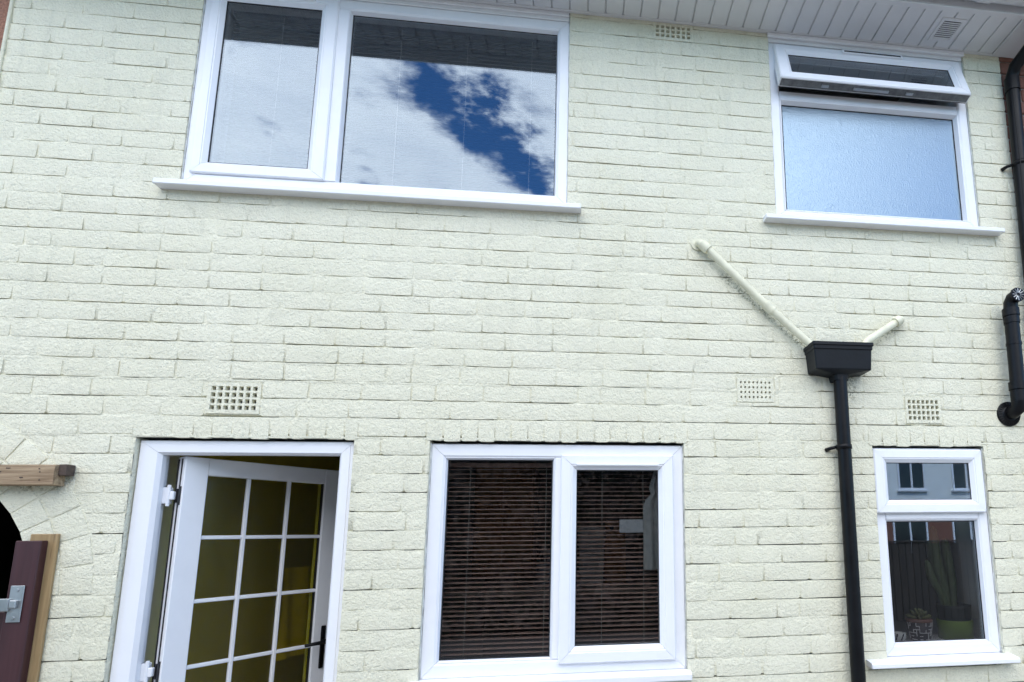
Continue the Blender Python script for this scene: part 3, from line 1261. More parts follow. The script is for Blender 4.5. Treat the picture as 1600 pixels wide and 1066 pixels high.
leafbox(m, hs - 0.012, hs + 0.012, -0.010, 0.0, 1.03, 1.24, 0.004)
m.tube([leafp(hs, -0.01, 1.165), leafp(hs, -0.048, 1.165), leafp(hs - 0.02, -0.056, 1.165), leafp(hs - 0.12, -0.056, 1.163)], [0.010, 0.010, 0.010, 0.008], 12)
m.build('handle', 'black', DOOR, True)


# ------------------------------------------------------------------ rooms behind
def room(x0, x1, y0, y1, z0, z1, wl, wr, wb, name='interior'):
    m = MB()
    mats = [wl, wr, wb, 'floor', 'ceiling']
    m.cur = 0
    m.quad((x0, y0, z0), (x0, y1, z0), (x0, y1, z1), (x0, y0, z1))
    m.cur = 1
    m.quad((x1, y0, z0), (x1, y0, z1), (x1, y1, z1), (x1, y1, z0))
    m.cur = 2
    m.quad((x0, y1, z0), (x1, y1, z0), (x1, y1, z1), (x0, y1, z1))
    m.cur = 3
    m.quad((x0, y0, z0), (x1, y0, z0), (x1, y1, z0), (x0, y1, z0))
    m.cur = 4
    m.quad((x0, y0, z1), (x0, y1, z1), (x1, y1, z1), (x1, y0, z1))
    return m.build(name, mats, house)


room(-1.88, -0.95, WD + 0.001, 3.6, 0.0, 2.38, 'mustard', 'cream', 'cream', 'hall')
room(-0.90, 2.30, WD + 0.001, 3.4, 0.0, 2.38, 'cream', 'whitewall', 'cream', 'kitchen')
room(-2.40, 0.50, WD + 0.001, 3.6, 2.6, 4.85, 'cream', 'cream', 'cream', 'bedroom')
room(0.60, 2.30, WD + 0.001, 2.4, 2.6, 4.85, 'whitewall', 'whitewall', 'whitewall', 'bathroom')
m = MB()
m.box(-2.6, 2.34, WD + 0.002, WD + 0.02, ZT, 4.9)
m.build('wall_head', 'whitewall', house)
for (x0, x1, z) in ((1.424, 2.001, 1.146), (-0.67, 0.46, 1.120), (-1.82, -0.1, 3.335), (0.985, 2.115, 3.335)):
    m = MB()
    m.bbox(x0, x1, 0.081, 0.31, z - 0.02, z, 0.004)
    m.build('window_board', 'upvc', house)

# passage behind the arch
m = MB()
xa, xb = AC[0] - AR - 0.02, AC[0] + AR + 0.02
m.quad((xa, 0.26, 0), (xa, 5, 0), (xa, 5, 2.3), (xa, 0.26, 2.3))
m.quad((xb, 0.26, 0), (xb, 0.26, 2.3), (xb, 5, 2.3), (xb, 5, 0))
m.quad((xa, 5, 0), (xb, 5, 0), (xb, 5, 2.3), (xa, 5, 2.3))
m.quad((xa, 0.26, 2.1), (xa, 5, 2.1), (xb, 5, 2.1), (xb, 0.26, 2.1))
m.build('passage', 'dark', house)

# ------------------------------------------------------------------ eaves
PITCH, G0, SX1 = 0.09205, -0.0909, 2.3055
m = MB()
m.quad((XL, 0.002, ZT + 0.0085), (XL, -0.262, ZT + 0.0085), (SX1, -0.262, ZT + 0.0085), (SX1, 0.002, ZT + 0.0085))
m.bbox(XL, SX1, -0.020, 0.0005, ZT - 0.0025, ZT + 0.006, 0.002)
m.bbox(SX1 - 0.001, SX1 + 0.010, -0.255, 0.0, ZT - 0.004, ZT + 0.008, 0.002)
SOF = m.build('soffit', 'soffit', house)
i = -27
while True:
    a, b = G0 + PITCH * i + 0.002, G0 + PITCH * (i + 1) - 0.002
    a, b = max(a, XL + 0.001), min(b, SX1 - 0.002)
    if a > SX1 - 0.02:
        break
    if b - a > 0.01:
        m = MB()
        c = 0.0035
        sec = [(a, ZT + 0.006), (a + c, ZT), (b - c, ZT), (b, ZT + 0.006)]
        v = [(x, y, z) for y in (-0.0205, -0.2475) for x, z in sec]
        m.add(v, [(0, 1, 5, 4), (1, 2, 6, 5), (2, 3, 7, 6), (3, 0, 4, 7), (0, 3, 2, 1), (4, 5, 6, 7)])
        m.build('board', 'soffit', SOF)
    i += 1
# grille set in the soffit
m = MB()
def sv(x, y, z):
    return (x, z, ZT - 0.001 - y)
m.frame(1.872, 2.012, -0.212, -0.062, [(0, -0.002), (0.002, 0.004), (0.018, 0.004), (0.022, 0.0006)], 0, lambda x, y, z: (x, z, ZT - y))
for k in range(9):
    y = -0.186 + k * 0.0118
    m.box(1.894, 1.990, y, y + 0.006, ZT - 0.004, ZT - 0.001)
m.build('soffit_vent', 'soffit', SOF)
m = MB()
m.quad((1.892, -0.192, ZT - 0.0006), (1.992, -0.192, ZT - 0.0006), (1.992, -0.082, ZT - 0.0006), (1.892, -0.082, ZT - 0.0006))
m.build('vent_opening', 'dark', SOF)
m = MB()
m.bbox(XL, SX1 + 0.01, -0.277, -0.248, ZT - 0.006, ZT + 0.17, 0.003)
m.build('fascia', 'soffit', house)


def gutter(x0, x1, mat, name, parent):
    m = MB()
    yc, zc, r = -0.337, ZT + 0.062, 0.056
    n = 14
    sec = [(yc + r * math.cos(math.pi * k / n), zc - r * 1.0 * math.sin(math.pi * k / n)) for k in range(n + 1)]
    sec2 = [(yc + (r - 0.004) * math.cos(math.pi * k / n), zc - (r - 0.004) * math.sin(math.pi * k / n)) for k in range(n + 1)][::-1]
    s = sec + sec2
    v = [(x, y, z) for x in (x0, x1) for y, z in s]
    N = len(s)
    m.add(v, [(k, (k + 1) % N, N + (k + 1) % N, N + k) for k in range(N)])
    return autosmooth(m.build(name, mat, parent), 50)


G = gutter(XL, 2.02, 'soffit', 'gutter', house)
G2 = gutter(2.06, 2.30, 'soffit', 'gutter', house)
m = MB()
yc, zc, r = -0.337, ZT + 0.062, 0.061
sec = [(yc + r * math.cos(math.pi * k / 14), zc - r * math.sin(math.pi * k / 14)) for k in range(15)]
v = [(x, y, z) for x in (2.005, 2.075) for y, z in sec]
m.add(v, [(k, k + 1, 15 + k + 1, 15 + k) for k in range(14)])
autosmooth(m.build('gutter_union', 'soffit', house), 50)
# tiled roof slope
m = MB()
for k in range(14):
    y0, z0 = -0.36 + k * 0.24, ZT + 0.15 + k * 0.20
    m.box(XL, XR, y0, y0 + 0.27, z0, z0 + 0.03)
m.box(-6, 5.5, 3.1, 6.5, 0, 4.9)
m.quad((-6, 2.95, 7.2), (5.5, 2.95, 7.2), (5.5, 6.8, 4.6), (-6, 6.8, 4.6))
m.build('roof', 'roof', house)


# ------------------------------------------------------------------ rainwater and waste pipes
def pipe_bracket(x, y, z, r, parent, side=-1, mat='black'):
    m = MB()
    m.lathe([(r + 0.001, -0.011), (r + 0.005, -0.011), (r + 0.005, 0.011), (r + 0.001, 0.011)], (x, y, z), 20)
    m.build('clip_band', mat, parent, True)
    m = MB()
    m.tube([(x + side * (r + 0.002), y + 0.01, z), (x + side * (r + 0.028), y + 0.02, z - 0.005), (x + side * (r + 0.040), -0.004, z - 0.010)], [0.008, 0.008, 0.011], 10)
    m.build('clip_arm', mat, parent, True)


dp = thing('downpipe', (1.245, -0.045, 0.0), 'black downpipe with a box hopper head, left of the kitchen window', 'downpipe')
m = MB()
m.tube([(1.247, -0.046, 2.47), (1.247, -0.046, 2.1), (1.246, -0.046, 1.2), (1.245, -0.046, 0.02)], 0.0325, 24)
autosmooth(m.build('pipe', 'black', dp), 50)
m = MB()
def ring(x0, x1, y0, z, ch):
    return [(x0, -0.001, z), (x0, y0 + ch, z), (x0 + ch, y0, z), (x1 - ch, y0, z), (x1, y0 + ch, z), (x1, -0.001, z)]
rings = [ring(1.212, 1.282, -0.076, 2.415, 0.012), ring(1.208, 1.286, -0.078, 2.440, 0.012), ring(1.104, 1.381, -0.106, 2.457, 0.005), ring(1.102, 1.383, -0.109, 2.462, 0.005), ring(1.094, 1.385, -0.118, 2.552, 0.005), ring(1.090, 1.388, -0.123, 2.556, 0.005),
         ring(1.089, 1.389, -0.124, 2.570, 0.005), ring(1.084, 1.393, -0.130, 2.574, 0.005), ring(1.084, 1.393, -0.130, 2.588, 0.005), ring(1.090, 1.387, -0.124, 2.588, 0.005), ring(1.105, 1.372, -0.110, 2.540, 0.005), ring(1.13, 1.35, -0.095, 2.48, 0.005)]
v = [p for rg in rings for p in rg]
f = [(i * 6 + k, i * 6 + (k + 1) % 6, (i + 1) * 6 + (k + 1) % 6, (i + 1) * 6 + k) for i in range(len(rings) - 1) for k in range(6)]
f += [tuple(reversed(range(6))), tuple((len(rings) - 1) * 6 + k for k in range(6))]
m.add(v, f)
m.build('hopper', 'castblack', dp)
pipe_bracket(1.246, -0.046, 2.088, 0.0325, dp)
pipe_bracket(1.245, -0.046, 0.70, 0.0325, dp)

wp = thing('waste_pipe', (0.55, -0.03, 3.1), 'long painted waste pipe slanting down the wall into the hopper', 'pipe')
m = MB()
P = [(0.562, 0.02, 3.115), (0.562, -0.022, 3.113), (0.566, -0.034, 3.108), (0.585, -0.040, 3.092), (0.90, -0.040, 2.785), (1.135, -0.055, 2.563), (1.15, -0.058, 2.545)]
m.tube(P, 0.0188, 16)
autosmooth(m.build('pipe', 'paintsmooth', wp), 60)
for (a, b, rr) in (((0.572, -0.036, 3.104), (0.606, -0.040, 3.071), 0.025), ((0.885, -0.040, 2.800), (0.922, -0.040, 2.764), 0.0245), ((0.555, 0.0, 3.114), (0.556, -0.012, 3.114), 0.032)):
    m = MB()
    m.tube([a, b], rr, 16)
    autosmooth(m.build('coupling', 'paintsmooth', wp), 60)
wq = thing('waste_pipe', (1.58, -0.03, 2.73), 'short painted waste pipe stub feeding the hopper from the right', 'pipe')
m = MB()
m.tube([(1.612, 0.02, 2.758), (1.607, -0.020, 2.755), (1.594, -0.036, 2.748), (1.40, -0.050, 2.622), (1.36, -0.055, 2.56)], 0.0188, 16)
autosmooth(m.build('pipe', 'paintsmooth', wq), 60)
m = MB()
m.tube([(1.592, -0.036, 2.747), (1.565, -0.038, 2.7295)], 0.0255, 16)
autosmooth(m.build('coupling', 'paintsmooth', wq), 60)

bp = thing('vent_pipe', (2.165, 0, 2.27), 'short black pipe with ribbed end cap and round wall flange at the right edge', 'pipe')
m = MB()
m.tube([(2.172, 0.0, 2.276), (2.174, -0.03, 2.276), (2.178, -0.060, 2.292), (2.180, -0.070, 2.325), (2.182, -0.070, 2.40), (2.190, -0.070, 2.80), (2.191, -0.074, 2.845), (2.194, -0.088, 2.866), (2.197, -0.120, 2.872)], [0.034] * 5 + [0.034] * 2 + [0.034, 0.034], 24)
autosmooth(m.build('pipe', 'black', bp), 50)
for (za, zb_, rr) in ((2.775, 2.815, 0.040), (2.735, 2.770, 0.0375), (2.385, 2.425, 0.041), (2.325, 2.38, 0.0365), (2.62, 2.632, 0.0365)):
    xx = 2.182 + (za - 2.40) * 0.02
    m = MB()
    m.tube([(xx, -0.070, za), (xx, -0.070, zb_)], rr, 24)
    autosmooth(m.build('collar', 'black', bp), 50)
m = MB()
prof = [(0.0, -0.022), (0.036, -0.022), (0.040, -0.018), (0.060, -0.012), (0.064, -0.010), (0.064, 0.0)]
seg = 40
v = [(2.166 + rr * math.cos(2 * math.pi * k / seg), yy, 2.272 + rr * math.sin(2 * math.pi * k / seg)) for rr, yy in prof for k in range(seg)]
m.add(v, [(i * seg + k, i * seg + (k + 1) % seg, (i + 1) * seg + (k + 1) % seg, (i + 1) * seg + k) for i in range(len(prof) - 1) for k in range(seg)])
for k in range(28):
    a = 2 * math.pi * k / 28
    c, s = math.cos(a), math.sin(a)
    m.tube([(2.166 + 0.046 * c, -0.016, 2.272 + 0.046 * s), (2.166 + 0.062 * c, -0.011, 2.272 + 0.062 * s)], 0.0022, 6)
m.build('flange', 'black', bp)
m = MB()
CX, CY, CZ = 2.1975, -0.124, 2.873
m.tube([(CX, -0.112, CZ), (CX, CY, CZ)], 0.037, 28)
m.build('end_cap', 'black', bp)
m = MB()
for k in range(12):
    a = 2 * math.pi * k / 12
    c, s = math.cos(a), math.sin(a)
    m.tube([(CX + 0.010 * c, CY - 0.001, CZ + 0.010 * s), (CX + 0.032 * c, CY - 0.001, CZ + 0.032 * s)], 0.0022, 6)
m.build('cap_ribs', 'metal', bp)

rd = thing('downpipe', (2.36, -0.05, 0), 'black square-shouldered downpipe at the far right beside the red brick', 'downpipe')
m = MB()
P = [(2.40, -0.335, ZT + 0.03), (2.40, -0.335, ZT - 0.03), (2.398, -0.31, ZT - 0.065), (2.376, -0.085, 4.245), (2.374, -0.055, 4.20), (2.373, -0.050, 4.15), (2.352, -0.050, 3.3), (2.33, -0.050, 2.0), (2.30, -0.05, 0.02)]
m.tube(P, 0.034, 20)
autosmooth(m.build('pipe', 'black', rd), 50)
for za, zb_ in ((4.11, 4.19),):
    m = MB()
    m.tube([(2.374, -0.05, zb_), (2.372, -0.05, za)], 0.039, 20)
    autosmooth(m.build('collar', 'black', rd), 50)
pipe_bracket(2.362, -0.050, 3.665, 0.034, rd)
m = MB()
m.tube([(2.345, -0.083, 4.1), (2.325, -0.083, 3.0)], 0.0025, 6)
m.build('seam', 'black', rd)

# ------------------------------------------------------------------ neighbours
nr = thing('neighbour_house', (3.5, 0.14, 0), 'red brick house next door at the far right edge', 'house')
m = MB()
m.quad((XR, 0.006, 0), (5.5, 0.006, 0), (5.5, 0.006, ZT), (XR, 0.006, ZT))
m.quad((XR, 0.006, 0), (XR, 0.006, ZT), (XR, 0.28, ZT), (XR, 0.28, 0))
NW = m.build('wall', 'redmortar', nr)
rnd = random.Random(5)
rest = MB()
for n in range(0, 53):
    z0, z1 = J(n), min(J(n + 1) - 0.011, ZT - 0.002)
    if z1 - z0 < 0.02:
        continue
    x = XR + 0.004 - (0.10 if n % 2 else 0)
    while x < 5.4:
        a, b = max(x, XR + 0.004), x + 0.206
        if b - a > 0.03:
            q = MB()
            v, f = brick_geo(a, b, z0, z1, rnd)
            q_ = pix((a, 0, z0))
            if q_[0] < 1640 and q_[1] < 700 and z0 > 2.5:
                q.add(v, f)
                q.build('brick', 'redbrick', NW, True)
            else:
                rest.add(v, f)
        x += 0.216
tag(rest.build('brickwork', 'redbrick', NW, True), kind='stuff')
m = MB()
m.bbox(2.3175, 5.5, -0.255, 0.0, ZT - 0.001, ZT + 0.012, 0.002)
m.build('soffit', 'soffit', nr)
m = MB()
m.bbox(2.3175, 5.5, -0.277, -0.2555, ZT - 0.004, ZT + 0.17, 0.003)
m.build('fascia', 'black', nr)
gutter(2.31, 5.5, 'black', 'gutter', nr)
m = MB()
for k in range(14):
    y0, z0 = -0.36 + k * 0.24, ZT + 0.15 + k * 0.20
    m.box(XR, 5.5, y0, y0 + 0.27, z0, z0 + 0.03)
m.build('roof', 'roof', nr)

nl = thing('neighbour_house', (-4, 0.14, 0), 'red pebbledashed house next door at the top left edge', 'house')
m = MB()
ax0 = AC[0] - AR - 0.1
m.box(-6, ax0, 0.0, 0.28, 0, ZT)
m.box(ax0, XL - 0.001, 0.0, 0.28, AC[1] + AR + 0.12, ZT)
m.build('wall', 'pebble', nl)
m = MB()
m.bbox(XL - 0.012, XL + 0.002, -0.012, 0.004, AC[1] + AR + AT + 0.05, ZT - 0.01, 0.003)
m.build('edge_bead', 'paint', nl)
m = MB()
m.bbox(-6, XL - 0.001, -0.255, 0.0, ZT - 0.001, ZT + 0.012, 0.002)
m.build('soffit', 'soffit', nl)
m = MB()
for k in range(14):
    y0, z0 = -0.36 + k * 0.24, ZT + 0.15 + k * 0.20
    m.box(-6, XL, y0, y0 + 0.27, z0, z0 + 0.03)
m.build('roof', 'roof', nl)

# ------------------------------------------------------------------ passage gate and timber
m = MB()
nb = 14
for k in range(nb + 1):
    t = k / nb
    x = -3.3 + t * (-2.1015 + 3.3)
    w = 0.003 * nz(t * 4, 1)
    zz = 0.002 * nz(t * 7, 3)
    m.v += [(x, -0.012, 1.905 + zz), (x, -0.066 + w, 1.907 + zz), (x, -0.068 + w, 1.988 + zz - 0.004 + 0.004 * (1 - t)), (x, -0.012, 1.993 + zz)]
for k in range(nb):
    for i in range(4):
        m.f.append((k * 4 + i, k * 4 + (i + 1) % 4, k * 4 + 4 + (i + 1) % 4, k * 4 + 4 + i))
        m.mi.append(0)
m.f += [(3, 2, 1, 0), (nb * 4, nb * 4 + 1, nb * 4 + 2, nb * 4 + 3)]
m.mi += [0, 0]
bm_ = thing('timber_beam', (-2.2, -0.04, 1.9), 'rough wooden beam fixed across the passage arch', 'beam')
m.build('beam', 'wood', bm_)
m = MB()
m.bbox(-2.101, -2.072, -0.050, -0.008, 1.945, 1.990, 0.002)
tag(m.build('end_block', 'woodend', bm_), 'dark wooden block at the end of the beam')

for k, (hx, hz, hl) in enumerate(((-2.265, 1.972, 0.016), (-2.292, 1.958, 0.010), (-2.155, 1.970, 0.006), (-2.152, 1.957, 0.005), (-2.215, 1.935, 0.012), (-2.150, 1.925, 0.005))):
    m = MB()
    m.bbox(hx - hl / 2, hx + hl / 2, -0.0690, -0.0640, hz - 0.0022, hz + 0.0022, 0.0008)
    m.build('split', 'woodend', bm_)
gt = thing('passage_gate', (-2.4, 0.0, 0), 'maroon painted gate with pale wooden batten beside the arch', 'gate')
m = MB()
m.bbox(-2.190, -2.090, -0.018, -0.0065, 0.01, 1.712, 0.002)
m.build('batten', 'woodv', gt)
m = MB()
m.bbox(-2.212, -2.121, -0.052, -0.0185, 0.01, 1.686, 0.003)
m.build('post_board', 'maroon', gt)
for k in range(7):
    m = MB()
    x1 = -2.214 - k * 0.144
    m.bbox(x1 - 0.141, x1, 0.02, 0.045, 0.03, 1.41 + 0.004 * nz(k * 3.1), 0.004)
    m.build('board', 'maroon', gt)
m = MB()
m.bbox(-2.198, -2.150, -0.057, -0.0525, 1.376, 1.514, 0.0015)
m.bbox(-2.186, -2.162, -0.070, -0.056, 1.43, 1.46, 0.003)
for zz in (1.392, 1.497):
    m.tube([(-2.174, -0.0565, zz), (-2.174, -0.0600, zz)], 0.006, 10)
m.build('keep_plate', 'metal', gt)
m = MB()
m.bbox(-2.42, -2.190, -0.066, -0.0535, 1.418, 1.466, 0.002)
m.build('latch_bar', 'metal', gt)


# ------------------------------------------------------------------ blinds
def blind(x0, x1, z0, z1, y, mat, label, ang, cords, group):
    t = thing('venetian_blind', ((x0 + x1) / 2, y, z1), label, 'blind', group)
    me = None
    z = z1 - 0.03
    L = x1 - x0
    k = 0
    while z > z0 + 0.015:
        if me is None:
            q = MB()
            n = 5
            for i in range(2):
                for j in range(n):
                    d = (j / (n - 1) - .5) * 0.025
                    cr = 0.0018 * (1 - (2 * j / (n - 1) - 1) ** 2)
                    q.v.append((-L / 2 + i * L, d * math.cos(ang), d * math.sin(ang) + cr))
            for i in range(2):
                for j in range(n):
                    v = q.v[i * n + j]
                    q.v.append((v[0], v[1], v[2] - 0.0009))
            for j in range(n - 1):
                q.f.append((j, j + 1, n + j + 1, n + j))
                q.f.append((2 * n + j, 3 * n + j, 3 * n + j + 1, 2 * n + j + 1))
            q.f += [(0, n, 3 * n, 2 * n), (n - 1, 3 * n - 1, 4 * n - 1, 2 * n - 1)]
            q.mi = [0] * len(q.f)
            o = q.build('slat', mat, t, True)
            me = o.data
        else:
            o = link('slat', me, t)
        o.location = ((x0 + x1) / 2 + random.uniform(-.001, .001), y, z)
        o.rotation_euler = (random.uniform(-.06, .06), random.uniform(-.0015, .0015), 0)
        z -= 0.0205
        k += 1
    m = MB()
    m.bbox(x0, x1, y - 0.014, y + 0.014, z1 - 0.02, z1, 0.002)
    m.build('head_rail', mat, t)
    m = MB()
    m.bbox(x0, x1, y - 0.010, y + 0.010, z0, z0 + 0.012, 0.002)
    m.build('bottom_rail', mat, t)
    for cx in cords:
        m = MB()
        m.tube([(cx, y - 0.016, z1 - 0.02), (cx + 0.001, y - 0.017, (z0 + z1) / 2), (cx, y - 0.016, z0)], 0.0013, 6)
        m.build('cord', 'cord', t)
    return t


BG = 'venetian blinds behind the windows'
blind(-0.615, -0.135, 1.135, 2.02, 0.105, 'slat', 'brown slatted blind behind the left pane of the ground floor window', R(14), (-0.515, -0.17), BG)
blind(-0.060, 0.375, 1.135, 2.02, 0.105, 'slat', 'brown slatted blind behind the opening pane of the ground floor window', R(14), (0.09, 0.285), BG)
blind(-1.76, -1.255, 3.345, 4.30, 0.120, 'slatdark', 'dark slatted blind behind the narrow left pane upstairs', R(20), (-1.52,), BG)
blind(-1.215, -0.12, 3.345, 4.30, 0.120, 'slatdark', 'dark slatted blind behind the wide pane upstairs', R(20), (-0.95, -0.62, -0.29), BG)


# ------------------------------------------------------------------ things on the kitchen sill
def pot_patterned():
    t = thing('plant_pot', (1.685, 0.165, 1.146), 'small dark pot with white line pattern holding a succulent', 'plant pot')
    cx, cy, cz = 1.685, 0.165, 1.1465
    m = MB()
    m.lathe([(0.0, 0.0), (0.050, 0.0), (0.060, 0.085), (0.056, 0.087), (0.052, 0.07), (0.0, 0.07)], (cx, cy, cz), 28)
    m.build('pot', 'pot_dark', t, True)
    m = MB()
    r_ = random.Random(3)
    segs = []
    for i in range(13):
        a = -math.pi + i * math.pi / 12
        for k in range(5):
            z0 = 0.008 + k * 0.016
            if r_.random() < 0.55:
                segs.append((a, z0, a, z0 + 0.016))
            if r_.random() < 0.5:
                segs.append((a, z0, a + math.pi / 12, z0))
    for a, z0, b, z1 in segs:
        pts = []
        for q in range(4):
            u = q / 3
            aa, zz = a + (b - a) * u, z0 + (z1 - z0) * u
            rr = 0.0508 + 0.010 * zz / 0.085
            pts.append((cx + rr * math.cos(aa), cy + rr * math.sin(aa), cz + zz))
        m.tube(pts, 0.0018, 5)
    m.build('pattern_lines', 'pot_line', t)
    m = MB()
    m.lathe([(0.0, 0.086), (0.062, 0.088), (0.064, 0.10), (0.052, 0.104), (0.0, 0.100)], (cx, cy, cz), 24)
    m.build('rim', 'terracotta', t, True)
    for ringi, (nl_, rr, el, ln) in enumerate(((9, 0.012, 0.35, 0.055), (7, 0.008, 0.75, 0.045), (5, 0.004, 1.15, 0.035))):
        for k in range(nl_):
            a = 2 * math.pi * k / nl_ + ringi * 0.4
            d = Vector((math.cos(a) * math.cos(el), math.sin(a) * math.cos(el), math.sin(el)))
            b0 = Vector((cx + rr * math.cos(a), cy + rr * math.sin(a), cz + 0.100 + ringi * 0.010))
            m = MB()
            m.tube([b0, b0 + d * ln * .45, b0 + d * ln * .8, b0 + d * ln], [0.006, 0.010, 0.007, 0.001], 8)
            m.build('leaf', 'succulent', t, True)


def pot_green():
    cx, cy, cz = 1.885, 0.175, 1.1465
    t = thing('plant_pot', (cx, cy, cz), 'green pot with black liner holding a tall cactus', 'plant pot')
    m = MB()
    m.lathe([(0.0, 0.0), (0.080, 0.0), (0.086, 0.088), (0.084, 0.092), (0.0, 0.090)], (cx, cy, cz), 32)
    m.build('pot', 'pot_green', t, True)
    m = MB()
    m.lathe([(0.076, 0.09), (0.080, 0.150), (0.082, 0.165), (0.076, 0.165), (0.070, 0.15), (0.0, 0.15)], (cx, cy, cz), 32)
    m.build('liner', 'pot_black', t, True)
    def column(p0, pts, rads):
        m = MB()
        P = [Vector(q) for q in pts]
        seg = 18
        for i, p in enumerate(P):
            for k in range(seg):
                a = 2 * math.pi * k / seg
                rr = rads[i] * (1.0 + 0.18 * math.cos(9 * a))
                m.v.append((p.x + rr * math.cos(a), p.y + rr * math.sin(a), p.z))
        for i in range(len(P) - 1):
            for k in range(seg):
                m.f.append((i * seg + k, i * seg + (k + 1) % seg, (i + 1) * seg + (k + 1) % seg, (i + 1) * seg + k))
        m.f.append(tuple((len(P) - 1) * seg + k for k in range(seg)))
        m.mi = [0] * len(m.f)
        m.build('stem', 'cactus', t, True)
    column(None, [(cx - .03, cy, cz + .14), (cx - .05, cy, cz + .25), (cx - .075, cy, cz + .36), (cx - .085, cy, cz + .47), (cx - .08, cy, cz + .54), (cx - .078, cy, cz + .56)], [.020, .026, .028, .027, .02, .005])
    column(None, [(cx + .01, cy + .02, cz + .14), (cx + .012, cy + .02, cz + .28), (cx + .0, cy + .02, cz + .40), (cx - .005, cy + .02, cz + .48), (cx - .005, cy + .02, cz + .50)], [.018, .024, .024, .017, .004])
    column(None, [(cx - .05, cy - .02, cz + .14), (cx - .075, cy - .02, cz + .22), (cx - .12, cy - .02, cz + .30), (cx - .135, cy - .02, cz + .37), (cx - .136, cy - .02, cz + .39)], [.014, .018, .02, .014, .004])


pot_patterned()
pot_green()
cup = thing('patterned_cup', (1.556, 0.13, 1.146), 'small black and white cup in the bottom left corner of the kitchen window', 'cup')
m = MB()
m.lathe([(0.0, 0.0), (0.020, 0.0), (0.030, 0.02), (0.032, 0.045), (0.029, 0.045), (0.026, 0.02), (0.0, 0.006)], (1.556, 0.13, 1.1465), 24)
m.build('bowl', 'glassware', cup, True)
m = MB()
for k in range(7):
    a = 2 * math.pi * k / 7
    m.tube([(1.556 + 0.027 * math.cos(a), 0.13 + 0.027 * math.sin(a), 1.1585), (1.556 + 0.0325 * math.cos(a + .35), 0.13 + 0.0325 * math.sin(a + .35), 1.188)], 0.0035, 6)
m.build('stripe', 'pot_dark', cup)

# things seen dimly behind the blinds and door
def cloth(name, x0, x1, y, z0, z1, mat, label, cat, folds=5, amp=0.012, taper=0.0, bow=0.0):
    m = MB()
    nx, nzv = 28, 16
    for i in range(nzv + 1):
        t = i / nzv
        for k in range(nx + 1):
            s = k / nx
            a = x0 + taper * (1 - t) * (x1 - x0)
            x = a + (x1 - a) * s
            yy = y + amp * math.sin(s * folds * 2 * math.pi + 1.3 * t) * (0.5 + 0.5 * (1 - t)) + bow * math.sin(s * math.pi)
            m.v.append((x, yy, z0 + (z1 - z0) * t))
    for i in range(nzv):
        for k in range(nx):
            a = i * (nx + 1) + k
            m.f.append((a, a + 1, a + nx + 2, a + nx + 1))
    n0 = len(m.v)
    m.v += [(x, yy + 0.002, z) for x, yy, z in m.v]
    m.f += [tuple(q + n0 for q in reversed(fc)) for fc in list(m.f)]
    m.mi = [0] * len(m.f)
    return tag(m.build(name, mat, None, True), label, cat)


cloth('hanging_cloth', 0.285, 0.380, 0.078, 1.52, 1.99, 'linen', 'white cloth hanging at the right edge of the ground floor window', 'cloth', 2, 0.010, 0.0, 0.0)
for v_ in bpy.data.objects['hanging_cloth'].data.vertices:
    t_ = (v_.co.z - 1.52) / 0.47
    e_ = 0.055 * max(0.0, (t_ - 0.62) / 0.38) + (0.018 if 0.70 < t_ < 0.80 else 0.0)
    v_.co.x = 0.380 - (0.380 - v_.co.x) * (0.095 - e_) / 0.095
m = MB()
m.bbox(0.172, 0.283, 0.074, 0.0755, 1.692, 1.753, 0.0006)
tag(m.build('paper_note', 'paper', None), 'pale paper note stuck inside the opening pane of the ground floor window', 'paper')
cb = thing('cupboard', (-0.42, 0.9, 0), 'orange wooden cupboard seen dimly behind the left blind', 'cupboard')
m = MB()
m.bbox(-0.62, -0.28, 0.80, 1.1, 1.45, 2.10, 0.004)
m.build('carcass', 'orangewood', cb)
m = MB()
m.bbox(-0.61, -0.455, 0.78, 0.799, 1.46, 2.09, 0.004)
m.bbox(-0.445, -0.29, 0.78, 0.799, 1.46, 2.09, 0.004)
m.build('door', 'orangewood', cb)
kt = thing('kettle', (-0.17, 0.50, 1.42), 'steel kettle seen dimly behind the left blind', 'kettle')
m = MB()
m.lathe([(0.0, 0), (0.075, 0), (0.08, 0.02), (0.07, 0.13), (0.045, 0.18), (0.0, 0.19)], (-0.17, 0.5, 1.42), 24)
m.build('body', 'steel', kt, True)
sh = thing('kitchen_shelf', (-0.2, 0.5, 1.385), 'plain shelf seen dimly behind the ground floor blinds', 'shelf')
m = MB()
m.bbox(-0.88, 0.52, 0.38, 0.66, 1.385, 1.419, 0.004)
m.build('shelf_board', 'cream', sh)
for bx_ in (-0.8, 0.45):
    m = MB()
    m.bbox(bx_ - 0.015, bx_ + 0.015, 0.40, 0.64, 1.30, 1.3845, 0.003)
    m.build('bracket', 'cream', sh)
bk = thing('reflection_basket', (0.05, 0.47, 1.42), 'cream woven basket added behind the opening pane blind in place of a sunlit reflection', 'basket')  # added to stand in for a bright reflection in the glass
m = MB()
prof = [(0.0, 0.0)]
for k in range(15):
    prof += [(0.056 + 0.0008 * k, 0.002 + k * 0.020), (0.064 + 0.0008 * k, 0.010 + k * 0.020)]
prof += [(0.070, 0.305), (0.062, 0.305), (0.055, 0.02), (0.0, 0.01)]
m.lathe(prof, (0.050, 0.47, 1.4195), 26)
m.build('basket_body', 'paper', bk)
cbd = thing('reflection_board', (0.17, 0.52, 1.42), 'tan wooden board added behind the opening pane blind in place of a sunlit reflection', 'chopping board')  # added board, tan patch of the same reflection
m = MB()
m.bbox(0.120, 0.232, 0.50, 0.522, 1.4195, 1.76, 0.01)
m.build('board_body', 'orangewood', cbd)
m = MB()
